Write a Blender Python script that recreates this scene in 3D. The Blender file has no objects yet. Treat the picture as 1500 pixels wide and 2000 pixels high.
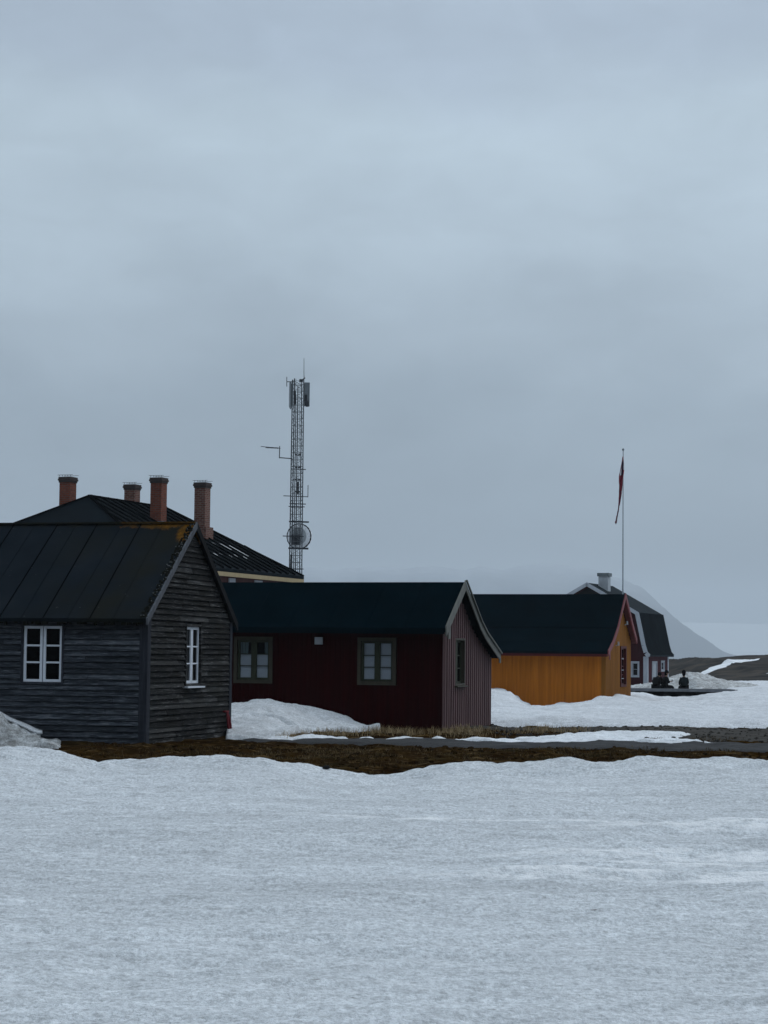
import bpy, bmesh, math, random
import numpy as np
from mathutils import Vector, Matrix
rnd = random.Random(7)
rad = math.radians
sc = bpy.context.scene
COL = sc.collection

# ------------------------------------------------------------------ camera
cam = bpy.data.cameras.new("camera")
cam.sensor_fit = 'VERTICAL'; cam.sensor_height = 36.0; cam.lens = 72.0
cam.clip_start = 0.1; cam.clip_end = 60000
camo = bpy.data.objects.new("camera", cam); COL.objects.link(camo)
camo.matrix_world = Matrix.Translation((0, 0, 1.76)) @ Matrix.Rotation(rad(90) + math.atan(279 / 4000), 4, 'X') @ Matrix.Rotation(rad(0.6), 4, 'Z')
sc.camera = camo
sc.view_settings.view_transform = 'Standard'; sc.view_settings.look = 'None'
sc.view_settings.gamma = 1.0; sc.view_settings.exposure = 0.0

# ------------------------------------------------------------------ world: overcast sky
SUN_EL, SUN_AZ = rad(38), rad(48)          # azimuth from the view direction (+Y) to the right
world = bpy.data.worlds.new("World"); sc.world = world; world.use_nodes = True
nt = world.node_tree; nt.nodes.clear()
def wn(t, **k):
    n = nt.nodes.new(t)
    for a, b in k.items(): setattr(n, a, b)
    return n
out = wn('ShaderNodeOutputWorld'); bg = wn('ShaderNodeBackground'); bg.inputs['Strength'].default_value = 0.1
sky = wn('ShaderNodeTexSky', sky_type='NISHITA'); sky.sun_disc = False
sky.sun_elevation = SUN_EL; sky.sun_rotation = SUN_AZ
tc = wn('ShaderNodeTexCoord'); sep = wn('ShaderNodeSeparateXYZ'); nt.links.new(tc.outputs['Generated'], sep.inputs[0])
ramp = wn('ShaderNodeValToRGB'); ramp.color_ramp.interpolation = 'EASE'
SKY = [(0.0, (.325, .400, .475)), (.05, (.315, .392, .470)), (.11, (.350, .434, .516)), (.15, (.425, .518, .606)),
       (.205, (.505, .615, .710)), (.245, (.525, .640, .735)), (.30, (.425, .515, .620)), (.55, (.74, .87, 1.0)), (1.0, (1.02, 1.17, 1.32))]
el = ramp.color_ramp.elements
while len(el) < len(SKY): el.new(0.5)
for e, (p, c) in zip(el, SKY): e.position = p; e.color = (*c, 1)
mp = wn('ShaderNodeMapping'); mp.inputs['Scale'].default_value = (3.4, 3.4, 7.0); mp.inputs['Location'].default_value = (3.3, 1.2, .4)
nt.links.new(tc.outputs['Generated'], mp.inputs[0])
nz = wn('ShaderNodeTexNoise'); nz.inputs['Scale'].default_value = 1.9; nz.inputs['Detail'].default_value = 6; nz.inputs['Roughness'].default_value = .46
nz.inputs['Distortion'].default_value = .3
nt.links.new(mp.outputs[0], nz.inputs['Vector'])
# the cloud layer's thickness shifts the elevation a little and lightens or darkens it
ma = wn('ShaderNodeMath', operation='MULTIPLY_ADD'); ma.inputs[1].default_value = .10
nt.links.new(nz.outputs[0], ma.inputs[0])
mb_ = wn('ShaderNodeMath', operation='ADD'); mb_.inputs[1].default_value = -.05
nt.links.new(sep.outputs['Z'], mb_.inputs[0]); nt.links.new(mb_.outputs[0], ma.inputs[2])
nt.links.new(ma.outputs[0], ramp.inputs[0])
mr = wn('ShaderNodeMapRange'); mr.inputs[1].default_value = .25; mr.inputs[2].default_value = .75; mr.inputs[3].default_value = 8.5; mr.inputs[4].default_value = 11.4
nz2 = wn('ShaderNodeTexNoise'); nz2.inputs['Scale'].default_value = 7.0; nz2.inputs['Detail'].default_value = 7; nz2.inputs['Roughness'].default_value = .55; nz2.inputs['Distortion'].default_value = .6
nt.links.new(mp.outputs[0], nz2.inputs['Vector'])
nmx = wn('ShaderNodeMath', operation='MULTIPLY_ADD'); nmx.inputs[1].default_value = .35
nt.links.new(nz2.outputs[0], nmx.inputs[0])
nms = wn('ShaderNodeMath', operation='MULTIPLY'); nms.inputs[1].default_value = .65
nt.links.new(nz.outputs[0], nms.inputs[0]); nt.links.new(nms.outputs[0], nmx.inputs[2])
nt.links.new(nmx.outputs[0], mr.inputs[0])
# the cloud deck is brighter towards the hidden sun, darker behind the photographer
sd = wn('ShaderNodeVectorMath', operation='DOT_PRODUCT')
sd.inputs[1].default_value = (math.sin(SUN_AZ) * .8, math.cos(SUN_AZ) * .8, .6)
nt.links.new(tc.outputs['Generated'], sd.inputs[0])
mr2 = wn('ShaderNodeMapRange'); mr2.inputs[1].default_value = -1; mr2.inputs[2].default_value = .75; mr2.inputs[3].default_value = .36; mr2.inputs[4].default_value = 1.04
nt.links.new(sd.outputs['Value'], mr2.inputs[0])
mm = wn('ShaderNodeMath', operation='MULTIPLY'); nt.links.new(mr.outputs[0], mm.inputs[0]); nt.links.new(mr2.outputs[0], mm.inputs[1])
vs = wn('ShaderNodeVectorMath', operation='SCALE'); nt.links.new(ramp.outputs[0], vs.inputs[0]); nt.links.new(mm.outputs[0], vs.inputs['Scale'])
mix = wn('ShaderNodeMix', data_type='RGBA'); mix.inputs[0].default_value = .94
nt.links.new(sky.outputs[0], mix.inputs[6]); nt.links.new(vs.outputs[0], mix.inputs[7])
nt.links.new(mix.outputs[2], bg.inputs[0]); nt.links.new(bg.outputs[0], out.inputs[0])

# ------------------------------------------------------------------ sun behind the clouds
sl = bpy.data.lights.new("sun", 'SUN'); sl.energy = 0.8; sl.angle = rad(28); sl.color = (1.0, .98, .96)
slo = bpy.data.objects.new("sun", sl); COL.objects.link(slo)
sdir = Vector((math.sin(SUN_AZ) * math.cos(SUN_EL), math.cos(SUN_AZ) * math.cos(SUN_EL), math.sin(SUN_EL)))
slo.rotation_euler = sdir.to_track_quat('Z', 'Y').to_euler(); slo.location = sdir * 60
sc.cycles.volume_bounces = 1
sc.cycles.max_bounces = 6

# ------------------------------------------------------------------ materials
class NT:
    def __init__(s, name):
        s.m = bpy.data.materials.new(name); s.m.use_nodes = True; s.t = s.m.node_tree
        s.b = s.t.nodes['Principled BSDF']; s.o = s.t.nodes['Material Output']
    def n(s, t, **k):
        x = s.t.nodes.new(t)
        for a, b in k.items(): setattr(x, a, b)
        return x
    def l(s, a, b): s.t.links.new(a, b)
    def coord(s, scale=(1, 1, 1), kind='Object'):
        c = s.n('ShaderNodeTexCoord'); m = s.n('ShaderNodeMapping'); m.inputs['Scale'].default_value = scale
        s.l(c.outputs[kind], m.inputs[0]); return m.outputs[0]
    def noise(s, vec, scale, detail=4, rough=.55, dist=0):
        x = s.n('ShaderNodeTexNoise'); x.inputs['Scale'].default_value = scale; x.inputs['Detail'].default_value = detail
        x.inputs['Roughness'].default_value = rough; x.inputs['Distortion'].default_value = dist
        s.l(vec, x.inputs['Vector']); return x.outputs[0]
    def ramp(s, fac, stops):
        r = s.n('ShaderNodeValToRGB'); e = r.color_ramp.elements
        while len(e) < len(stops): e.new(.5)
        for q, (p, c) in zip(e, stops):
            q.position = p; q.color = (*c, 1) if len(c) == 3 else c
        s.l(fac, r.inputs[0]); return r.outputs[0]
    def mixc(s, fac, a, b):
        x = s.n('ShaderNodeMix', data_type='RGBA')
        if isinstance(fac, float): x.inputs[0].default_value = fac
        else: s.l(fac, x.inputs[0])
        for i, v in ((6, a), (7, b)):
            if isinstance(v, tuple): x.inputs[i].default_value = (*v, 1)
            else: s.l(v, x.inputs[i])
        return x.outputs[2]
    def math(s, op, a, b=None, clamp=False):
        x = s.n('ShaderNodeMath', operation=op); x.use_clamp = clamp
        for i, v in ((0, a), (1, b)):
            if v is None: continue
            if isinstance(v, (int, float)): x.inputs[i].default_value = v
            else: s.l(v, x.inputs[i])
        return x.outputs[0]
    def sepz(s, vec):
        x = s.n('ShaderNodeSeparateXYZ'); s.l(vec, x.inputs[0]); return x.outputs
    def bump(s, h, strength=.3, dist=.02):
        x = s.n('ShaderNodeBump'); x.inputs['Strength'].default_value = strength; x.inputs['Distance'].default_value = dist
        s.l(h, x.inputs['Height']); s.l(x.outputs[0], s.b.inputs['Normal'])
    def fin(s, col, rough=.7, spec=.2):
        if isinstance(col, tuple): s.b.inputs['Base Color'].default_value = (*col, 1)
        else: s.l(col, s.b.inputs['Base Color'])
        s.b.inputs['Roughness'].default_value = rough; s.b.inputs['Specular IOR Level'].default_value = spec
        return s.m

def paint(name, col, rough=.6, spec=.25, vary=.35, scale=(3, 3, 1.2), sc_=2.0):
    N = NT(name); v = N.coord(scale); n = N.noise(v, sc_, 5, .6)
    lo = tuple(c * (1 - vary) for c in col); hi = tuple(min(1, c * (1 + vary)) for c in col)
    c = N.ramp(n, [(.3, lo), (.7, hi)])
    n2 = N.noise(N.coord((9, 9, 9)), 6, 3, .6); N.bump(n2, .15, .006)
    return N.fin(c, rough, spec)

def wood_mat(name, dark, mid, light, axis='h', warm=None, worn=((.53, .70), .7)):
    """weathered boards: grain runs along the board, each board a little different, pale worn streaks"""
    N = NT(name)
    v = N.coord((.55, .55, 9.0)) if axis == 'h' else N.coord((7, 7, .5))
    n1 = N.noise(v, 2.2, 6, .62)
    v2 = N.coord((1.6, 1.6, 34.0)) if axis == 'h' else N.coord((30, 30, 1.2))
    n2 = N.noise(v2, 2.0, 5, .7)
    base = N.ramp(n1, [(.30, dark), (.55, mid), (.85, light)])
    streak = N.ramp(n2, [(worn[0][0], (0, 0, 0)), (worn[0][1], (1, 1, 1))])
    col = N.mixc(N.math('MULTIPLY', streak, worn[1]), base, light)
    if warm:
        n3 = N.noise(N.coord((1, 1, 2)), 1.1, 3); col = N.mixc(N.math('MULTIPLY', N.ramp(n3, [(.4, (0, 0, 0)), (.65, (1, 1, 1))]), .7), col, warm)
    geo = N.n('ShaderNodeNewGeometry'); rpi = geo.outputs['Random Per Island']
    col = N.mixc(N.math('MULTIPLY', N.ramp(rpi, [(.0, (1, 1, 1)), (.45, (.25, .25, .25)), (.75, (0, 0, 0))]), .6), col, dark)
    col = N.mixc(N.math('MULTIPLY', N.ramp(rpi, [(.72, (0, 0, 0)), (1, (1, 1, 1))]), .12), col, light)
    N.bump(n2, .5, .008)
    return N.fin(col, .85, .06)

def plank_paint(name, col, worn, rough=.55, spec=.3):
    N = NT(name); v = N.coord((7.0, 7.0, .35)); n = N.noise(v, 1.3, 5, .6)
    c = N.ramp(n, [(.3, tuple(x * .74 for x in col)), (.55, col), (.75, tuple(x * 1.22 for x in col))])
    rpi = N.n('ShaderNodeNewGeometry').outputs['Random Per Island']
    c = N.mixc(N.ramp(rpi, [(.0, (.22, .22, .22)), (.6, (0, 0, 0))]), c, tuple(x * .45 for x in col))
    n2 = N.noise(N.coord((22, 22, 1.4)), 1.5, 4, .7)
    c = N.mixc(N.math('MULTIPLY', N.ramp(n2, [(.58, (0, 0, 0)), (.78, (1, 1, 1))]), .35), c, worn)
    N.bump(n2, .25, .006)
    return N.fin(c, rough, spec)

def felt(name, col, vary=.3, spec=.12, rough=.75):
    N = NT(name); n = N.noise(N.coord((.7, .7, .7)), 1.4, 6, .6); n2 = N.noise(N.coord(), 60, 2, .6)
    c = N.ramp(n, [(.3, tuple(x * (1 - vary) for x in col)), (.7, tuple(x * (1 + vary) for x in col))])
    N.bump(n2, .25, .004); return N.fin(c, rough, spec)

def flat(name, col, rough=.6, spec=.3, metallic=0.):
    N = NT(name); n = N.noise(N.coord(), 5, 4, .6)
    c = N.ramp(n, [(.3, tuple(x * .82 for x in col)), (.7, tuple(min(1, x * 1.15) for x in col))])
    N.b.inputs['Metallic'].default_value = metallic
    return N.fin(c, rough, spec)

M = {}
M['wood_front'] = wood_mat('weathered_wood_bluish', (.010, .0125, .016), (.042, .049, .061), (.24, .258, .285), worn=((.52, .66), .72))
M['wood_gable'] = wood_mat('weathered_wood_tarred', (.0035, .004, .0048), (.0135, .0145, .0155), (.25, .25, .25), 'h', (.011, .0105, .0085), ((.57, .68), .85))
M['wood_trim'] = wood_mat('weathered_trim', (.016, .018, .024), (.030, .034, .044), (.070, .076, .09), 'v')
M['wood_black'] = wood_mat('tarred_trim', (.004, .0045, .0055), (.009, .010, .012), (.03, .032, .036), 'v')
M['wood_verge'] = wood_mat('weathered_verge', (.055, .06, .07), (.095, .102, .116), (.17, .18, .20), 'v')
M['white_paint'] = paint('white_window_paint', (.62, .66, .72), .5, .3, .08)
M['glass_dark'] = flat('dark_window_glass', (.0009, .0010, .0014), .12, .05)
M['room_shade'] = flat('room_shade_black', (.002, .002, .0025), .9, .0)
M['red_wall'] = plank_paint('falu_red_boards', (.021, .0007, .0009), (.028, .0025, .003), .7, .02)
M['red_gable'] = plank_paint('gable_red_boards', (.022, .0045, .006), (.04, .02, .022), .7, .03)
M['red_batten'] = plank_paint('sheen_red_battens', (.175, .108, .110), (.23, .16, .165), .65, .06)  # paler red paints the grazing sky sheen onto the battens
M['red_roof'] = felt('teal_black_felt', (.0010, .0050, .0078), .25, .0, .9)
M['olive'] = paint('olive_trim', (.030, .035, .020), .6, .2, .2)
M['olive_pale'] = paint('faded_olive_trim', (.105, .108, .096), .6, .25, .2)
M['olive_wood'] = paint('brown_olive_trim', (.046, .041, .028), .6, .2, .2)
M['blind'] = paint('window_blind', (.28, .32, .365), .8, .1, .06, (1, 1, 4), 1)
M['curtain'] = paint('curtain', (.10, .14, .15), .9, .1, .5, (30, 30, 1), 1)
M['vent'] = flat('vent_plastic', (.36, .39, .42), .5, .3)
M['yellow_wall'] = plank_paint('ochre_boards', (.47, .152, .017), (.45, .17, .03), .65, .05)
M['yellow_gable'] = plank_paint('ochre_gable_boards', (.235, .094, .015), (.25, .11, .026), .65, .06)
M['red_trim'] = paint('red_trim', (.13, .022, .026), .55, .25, .25)
M['dark_red'] = paint('dark_red_trim', (.055, .006, .006), .6, .15, .25)
M['gam_wall'] = plank_paint('maroon_boards', (.030, .0036, .0055), (.045, .010, .013), .7, .02)
M['gam_side'] = plank_paint('pale_maroon_boards', (.060, .019, .026), (.085, .042, .05), .7, .04)  # paler maroon for the side wall
M['gam_white'] = paint('white_trim', (.31, .335, .37), .65, .05, .1)
M['gam_roof'] = felt('corrugated_sheet', (.0095, .0150, .0195), .2, .02, .8)
M['brickroof'] = felt('dark_metal_roof', (.0020, .0056, .0086), .25, .03, .8)
M['seam'] = flat('roof_seam', (.0006, .0010, .0016), .8, .0)
M['fascia'] = paint('cream_fascia', (.30, .235, .13), .6, .2, .1)
M['maroon'] = plank_paint('brick_red_wall', (.05, .014, .013), (.07, .03, .028), .7, .15)
M['steel'] = flat('galvanised_steel', (.105, .118, .13), .5, .4, .3)
M['steel_dark'] = flat('dark_steel', (.018, .022, .028), .5, .3, .2)
M['steel_pale'] = flat('pale_steel', (.30, .33, .36), .5, .4, .0)
M['panel'] = flat('antenna_grey', (.115, .135, .150), .5, .3)
M['panel_pale'] = flat('antenna_pale_grey', (.19, .215, .235), .5, .3)
M['dish_white'] = flat('dish_white', (.62, .65, .68), .5, .3)
M['dish_grey'] = flat('dish_grey', (.30, .33, .35), .5, .3)
M['chim_white'] = paint('white_render', (.34, .37, .40), .8, .1, .12)
M['chim_grey'] = paint('grey_render', (.13, .155, .165), .8, .1, .15)
M['black_cloth'] = flat('black_cloth', (.0035, .0035, .0042), .9, .1)
M['green_cloth'] = flat('dark_green_cloth', (.008, .013, .015), .9, .1)
M['black_trouser'] = flat('black_trousers', (.006, .006, .008), .9, .1)
M['beanie'] = flat('dark_wool', (.004, .004, .005), .95, .05)
M['skin'] = flat('skin', (.30, .18, .13), .55, .3)
M['boot'] = flat('black_boot', (.006, .006, .006), .6, .2)
M['flag_red'] = flat('flag_red', (.17, .010, .024), .8, .1)
M['flag_blue'] = flat('flag_blue', (.008, .010, .035), .8, .1)
M['flag_white'] = flat('flag_white', (.45, .47, .5), .8, .1)
M['pole_white'] = flat('pole_white', (.22, .25, .28), .5, .3)
M['red_rope'] = flat('red_rope', (.11, .008, .013), .7, .2)
M['deck_wood'] = wood_mat('deck_wood', (.06, .065, .075), (.10, .108, .12), (.17, .18, .195), 'h')
M['edge_board'] = paint('edge_board_grey', (.13, .14, .155), .8, .05, .2)
M['deck_shade'] = flat('deck_shade', (.012, .013, .015), .9, .1)
M['stone'] = flat('dark_stone', (.008, .008, .009), .9, .1)
M['pale_spot'] = flat('pale_item', (.28, .27, .25), .5, .3)

def roof_lichen():
    """black roofing felt, dusty green towards the middle, orange lichen along the ridge near the gable"""
    N = NT('lichen_felt'); v = N.coord(); X, Y, Z = N.sepz(v)[:3]
    n = N.noise(N.coord((.9, .9, .9)), 1.3, 6, .6)
    c = N.ramp(n, [(.3, (.0052, .0088, .0130)), (.55, (.0075, .0118, .0165)), (.75, (.0110, .0150, .0195))])
    gn = N.noise(v, .75, 3, .5)
    near = N.math('MULTIPLY', N.ramp(X, [(0, (0, 0, 0)), (1, (1, 1, 1))]), 1.0)
    # green-brown film
    gx = N.n('ShaderNodeMapRange'); gx.inputs[1].default_value = -3.2; gx.inputs[2].default_value = -1.0; N.l(X, gx.inputs[0])
    c = N.mixc(N.math('MULTIPLY', N.math('MULTIPLY', gx.outputs[0], N.ramp(gn, [(.38, (0, 0, 0)), (.6, (1, 1, 1))])), .75), c, (.0115, .0120, .0085))
    # lichen along ridge
    rz = N.n('ShaderNodeMapRange'); rz.inputs[1].default_value = 4.10; rz.inputs[2].default_value = 4.44; N.l(Z, rz.inputs[0])
    rx = N.n('ShaderNodeMapRange'); rx.inputs[1].default_value = -2.6; rx.inputs[2].default_value = -.9; N.l(X, rx.inputs[0])
    ve = N.n('ShaderNodeMapRange'); ve.inputs[1].default_value = -.42; ve.inputs[2].default_value = -.08; N.l(X, ve.inputs[0])
    rz2 = N.n('ShaderNodeMapRange'); rz2.inputs[1].default_value = 3.75; rz2.inputs[2].default_value = 4.15; N.l(Z, rz2.inputs[0])
    ln = N.noise(N.coord((2.2, 2.2, 2.2)), 2.6, 6, .7)
    amt = N.math('MAXIMUM', N.math('MULTIPLY', rz.outputs[0], rx.outputs[0]), N.math('MULTIPLY', ve.outputs[0], rz2.outputs[0]))
    f = N.math('MULTIPLY', N.math('SUBTRACT', N.math('ADD', ln, amt), .97), 5.0, clamp=True)
    lcol = N.ramp(N.noise(v, 14, 3), [(.3, (.055, .028, .004)), (.7, (.17, .072, .006))])
    c = N.mixc(N.math('MULTIPLY', f, .85), c, lcol)
    # faint green-grey film along the whole ridge
    f2 = N.math('MULTIPLY', N.math('SUBTRACT', N.math('ADD', N.noise(v, 3.1, 5, .65), rz.outputs[0]), 1.10), 3.0, clamp=True)
    c = N.mixc(N.math('MULTIPLY', f2, .6), c, (.024, .022, .012))
    # small pale specks
    sp = N.noise(v, 9, 2, .5)
    c = N.mixc(N.math('MULTIPLY', N.math('SUBTRACT', sp, .735), 14, clamp=True), c, (.07, .075, .075))
    N.bump(N.noise(v, 45, 3), .3, .005)
    return N.fin(c, .85, .03)
M['lichen_roof'] = roof_lichen()

def brick_mat(name, a, b, mortar):
    N = NT(name); X, Y, Z = N.sepz(N.coord())[:3]
    cb = N.n('ShaderNodeCombineXYZ'); N.l(N.math('ADD', X, Y), cb.inputs[0]); N.l(Z, cb.inputs[1])
    br = N.n('ShaderNodeTexBrick'); N.l(cb.outputs[0], br.inputs['Vector'])
    br.inputs['Scale'].default_value = 1.0; br.inputs['Brick Width'].default_value = .24; br.inputs['Row Height'].default_value = .085
    br.inputs['Mortar Size'].default_value = .012; br.inputs['Color1'].default_value = (*a, 1); br.inputs['Color2'].default_value = (*b, 1); br.inputs['Mortar'].default_value = (*mortar, 1)
    n = N.noise(N.coord(), 6, 4, .65)
    soot = N.mixc(N.math('MULTIPLY', N.ramp(n, [(.50, (0, 0, 0)), (.72, (1, 1, 1))]), .6), br.outputs[0], tuple(x * .4 for x in a))
    N.bump(br.outputs['Fac'], -.4, .01)
    return N.fin(soot, .85, .15)
M['brick'] = brick_mat('chimney_brick', (.190, .046, .024), (.125, .030, .018), (.10, .075, .06))
M['brick_pale'] = brick_mat('chimney_brick_worn', (.165, .070, .050), (.105, .034, .022), (.17, .14, .125))
M['brick_cap'] = flat('chimney_cap', (.050, .040, .038), .9, .1)

def snow_mat(name, dirt=.0, tint=(.655, .685, .71), grit=.45, tracks=()):
    N = NT(name); v = N.coord(); v2 = N.coord((.6, 1.5, 1))
    def shade(a, b): return lambda f: N.ramp(f, [(a[0], (a[1],) * 3), (b[0], (b[1],) * 3)])
    def mul(c, k):
        x = N.n('ShaderNodeMix', data_type='RGBA'); x.blend_type = 'MULTIPLY'; x.inputs[0].default_value = 1.0
        N.l(c, x.inputs[6]); N.l(k, x.inputs[7]); return x.outputs[2]
    g = N.noise(N.coord((1, .6, 1)), 30, 3, .75)                           # coarse wet grains
    lo, hi = tuple(x * (1 - .55 * grit) for x in tint), tuple(min(.97, x * (1 + .42 * grit)) for x in tint)
    c = N.ramp(g, [(.36, lo), (.50, tint), (.64, hi)])
    c = mul(c, shade((.34, .80), (.62, 1.06))(N.noise(N.coord((.8, 1, 1)), 8, 6, .75)))    # melt-pitted crust, its relief shading put into the colour
    c = mul(c, shade((.34, .86), (.64, 1.07))(N.noise(N.coord((.22, .7, 1)), 1.5, 6, .66)))  # greyer and cleaner sweeps
    w = N.noise(N.coord((.5, 1.4, 1)), 5, 5, .72)                          # drifted clean flakes
    c = N.mixc(N.math('MULTIPLY', N.ramp(w, [(.58, (0, 0, 0)), (.68, (1, 1, 1))]), .5), c, (.92, .945, .97))
    sp = N.noise(v, 11, 2, .5)
    c = N.mixc(N.math('MULTIPLY', N.math('SUBTRACT', sp, .715), 9, clamp=True), c, (.25, .25, .24))
    X, Y, Z = N.sepz(v)[:3]
    for yc, sl_, w_, x0, x1 in tracks:           # cleaner grains on old tracks; ridge brightness also painted into the colour
        wob = N.math('MULTIPLY', N.math('SUBTRACT', N.noise(N.coord((.9, .15, 1)), 1.0, 6, .7), .5), .75)
        q = N.math('SUBTRACT', N.math('SUBTRACT', Y, N.math('MULTIPLY', X, sl_)), N.math('ADD', wob, yc))
        q = N.math('DIVIDE', q, w_); q = N.math('SUBTRACT', 1.0, N.math('MULTIPLY', q, q), clamp=True)
        a = N.n('ShaderNodeMapRange'); a.inputs[1].default_value = x0; a.inputs[2].default_value = x1; N.l(X, a.inputs[0])
        k = N.math('MULTIPLY', N.math('MULTIPLY', q, a.outputs[0]), N.ramp(N.noise(N.coord((1.2, 2.5, 1)), 3, 5, .7), [(.40, (0, 0, 0)), (.56, (1, 1, 1))]))
        c = N.mixc(N.math('MULTIPLY', k, .85), c, (.97, .98, .99))
    if dirt:
        d = N.noise(N.coord((1.5, 1.5, 3.5)), 2.4, 6, .7)
        c = N.mixc(N.math('MULTIPLY', N.ramp(d, [(.36, (0, 0, 0)), (.68, (1, 1, 1))]), dirt), c, (.19, .18, .165))
    b1 = N.noise(v2, 9, 6, .72); b2 = N.noise(v, 38, 3, .7)
    N.bump(N.math('ADD', b1, N.math('MULTIPLY', b2, .8)), .8, .05)
    return N.fin(c, .8, .08)
M['snow'] = snow_mat('old_snow', tracks=((14.55, .012, .22, -.2, 1.0), (18.0, -.02, .30, 1.0, 2.6), (18.7, .0, .16, -1.5, .5), (16.0, .03, .16, .6, 1.6), (15.6, .0, .10, 1.2, 2.2), (13.6, .03, .12, 2.2, 3.2)))
M['snow_back'] = snow_mat('old_snow_drifts', .12, (.72, .745, .775), .4)
M['snow_dirty'] = snow_mat('dirty_snow', .9, (.66, .68, .69), .8)
M['snow_drift'] = snow_mat('drift_snow', .25, (.66, .685, .71), .4)
M['snow_clean'] = snow_mat('clean_snow', 0, (.80, .83, .86), .2)

def ground_mat():
    N = NT('tundra_ground'); v = N.coord()
    n = N.noise(N.coord((.5, 1.4, 1)), 1.7, 6, .65); n2 = N.noise(v, 7, 5, .7)
    c = N.ramp(n, [(.28, (.0060, .0026, .0006)), (.47, (.0165, .0076, .0020)), (.60, (.040, .0225, .0065)), (.72, (.135, .092, .040))])
    c = N.mixc(N.math('MULTIPLY', N.ramp(n2, [(.45, (0, 0, 0)), (.7, (1, 1, 1))]), .75), c, (.0058, .0026, .0006))
    n3 = N.noise(N.coord((.8, 3.0, 1)), 2.6, 6, .72)
    c = N.mixc(N.math('MULTIPLY', N.ramp(n3, [(.55, (0, 0, 0)), (.66, (1, 1, 1))]), .8), c, (.150, .105, .052))
    n4 = N.noise(N.coord((1.2, 3.0, 1)), 1.1, 5, .65)
    c = N.mixc(N.math('MULTIPLY', N.ramp(n4, [(.30, (1, 1, 1)), (.44, (0, 0, 0))]), .75), c, (.0040, .0024, .0011))
    c = N.mixc(N.math('MULTIPLY', N.ramp(N.noise(v, .9, 4), [(.54, (0, 0, 0)), (.66, (1, 1, 1))]), .4), c, (.020, .019, .0085))
    N.bump(n2, 1.0, .08); return N.fin(c, .98, .0)
M['ground'] = ground_mat()
def gravel_mat(name, a, b, s=14):
    N = NT(name); v = N.coord(); n = N.noise(N.coord((.4, 1.5, 1)), 1.2, 5, .6); n2 = N.noise(v, s, 4, .75)
    c = N.ramp(n, [(.3, a), (.7, b)])
    c = N.mixc(N.math('MULTIPLY', N.ramp(n2, [(.45, (0, 0, 0)), (.72, (1, 1, 1))]), .6), c, tuple(x * .45 for x in a))
    N.bump(n2, .6, .03); return N.fin(c, .9, .1)
M['gravel'] = gravel_mat('grey_gravel', (.024, .022, .019), (.060, .055, .049))
M['asphalt'] = gravel_mat('worn_asphalt', (.030, .0305, .032), (.054, .055, .057), 22)
def heath_mat():
    N = NT('far_heath'); n = N.noise(N.coord((.05, .16, .8)), 1.6, 6, .65)
    c = N.ramp(n, [(.36, (.008, .0085, .0085)), (.50, (.022, .019, .016)), (.64, (.050, .041, .031))]); return N.fin(c, .95, .05)
M['heath'] = heath_mat()
def mountain_mat():
    N = NT('snow_fog_rock'); v = N.coord((.0017, .0017, .0017)); X, Y, Z = N.sepz(N.coord())[:3]
    n = N.noise(v, 3.0, 7, .65)
    zz = N.n('ShaderNodeMapRange'); zz.inputs[1].default_value = 150; zz.inputs[2].default_value = 560; N.l(Z, zz.inputs[0])
    f = N.math('MULTIPLY', N.math('SUBTRACT', N.math('ADD', N.math('MULTIPLY', n, .7), zz.outputs[0]), .58), 1.3, clamp=True)  # snow tone growing upwards, also painting in the fog over the top
    return N.fin(N.mixc(N.math('MULTIPLY', f, .7), (.085, .095, .11), (.60, .64, .68)), .9, .05)
M['mountain'] = mountain_mat()
M['glacier'] = flat('glacier_ice', (.84, .88, .91), .8, .1)
def sea_mat():
    N = NT('sea_water'); n = N.noise(N.coord((.3, .8, 1)), 1, 4); N.bump(n, .3, .2)
    return N.fin((.05, .07, .085), .25, .5)
M['sea'] = sea_mat()
M['moss'] = flat('moss', (.010, .0105, .0075), .95, .05)
M['moss_pale'] = flat('pale_lichen', (.10, .105, .105), .95, .05)
def grass_mat(name, a, b):
    N = NT(name); n = N.noise(N.coord(), 9, 3); return N.fin(N.ramp(n, [(.3, a), (.7, b)]), .9, .1)
M['straw'] = grass_mat('dry_straw', (.15, .108, .055), (.42, .315, .18))
M['tundra_straw'] = grass_mat('brown_heath', (.013, .0065, .0015), (.10, .068, .026))

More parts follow.
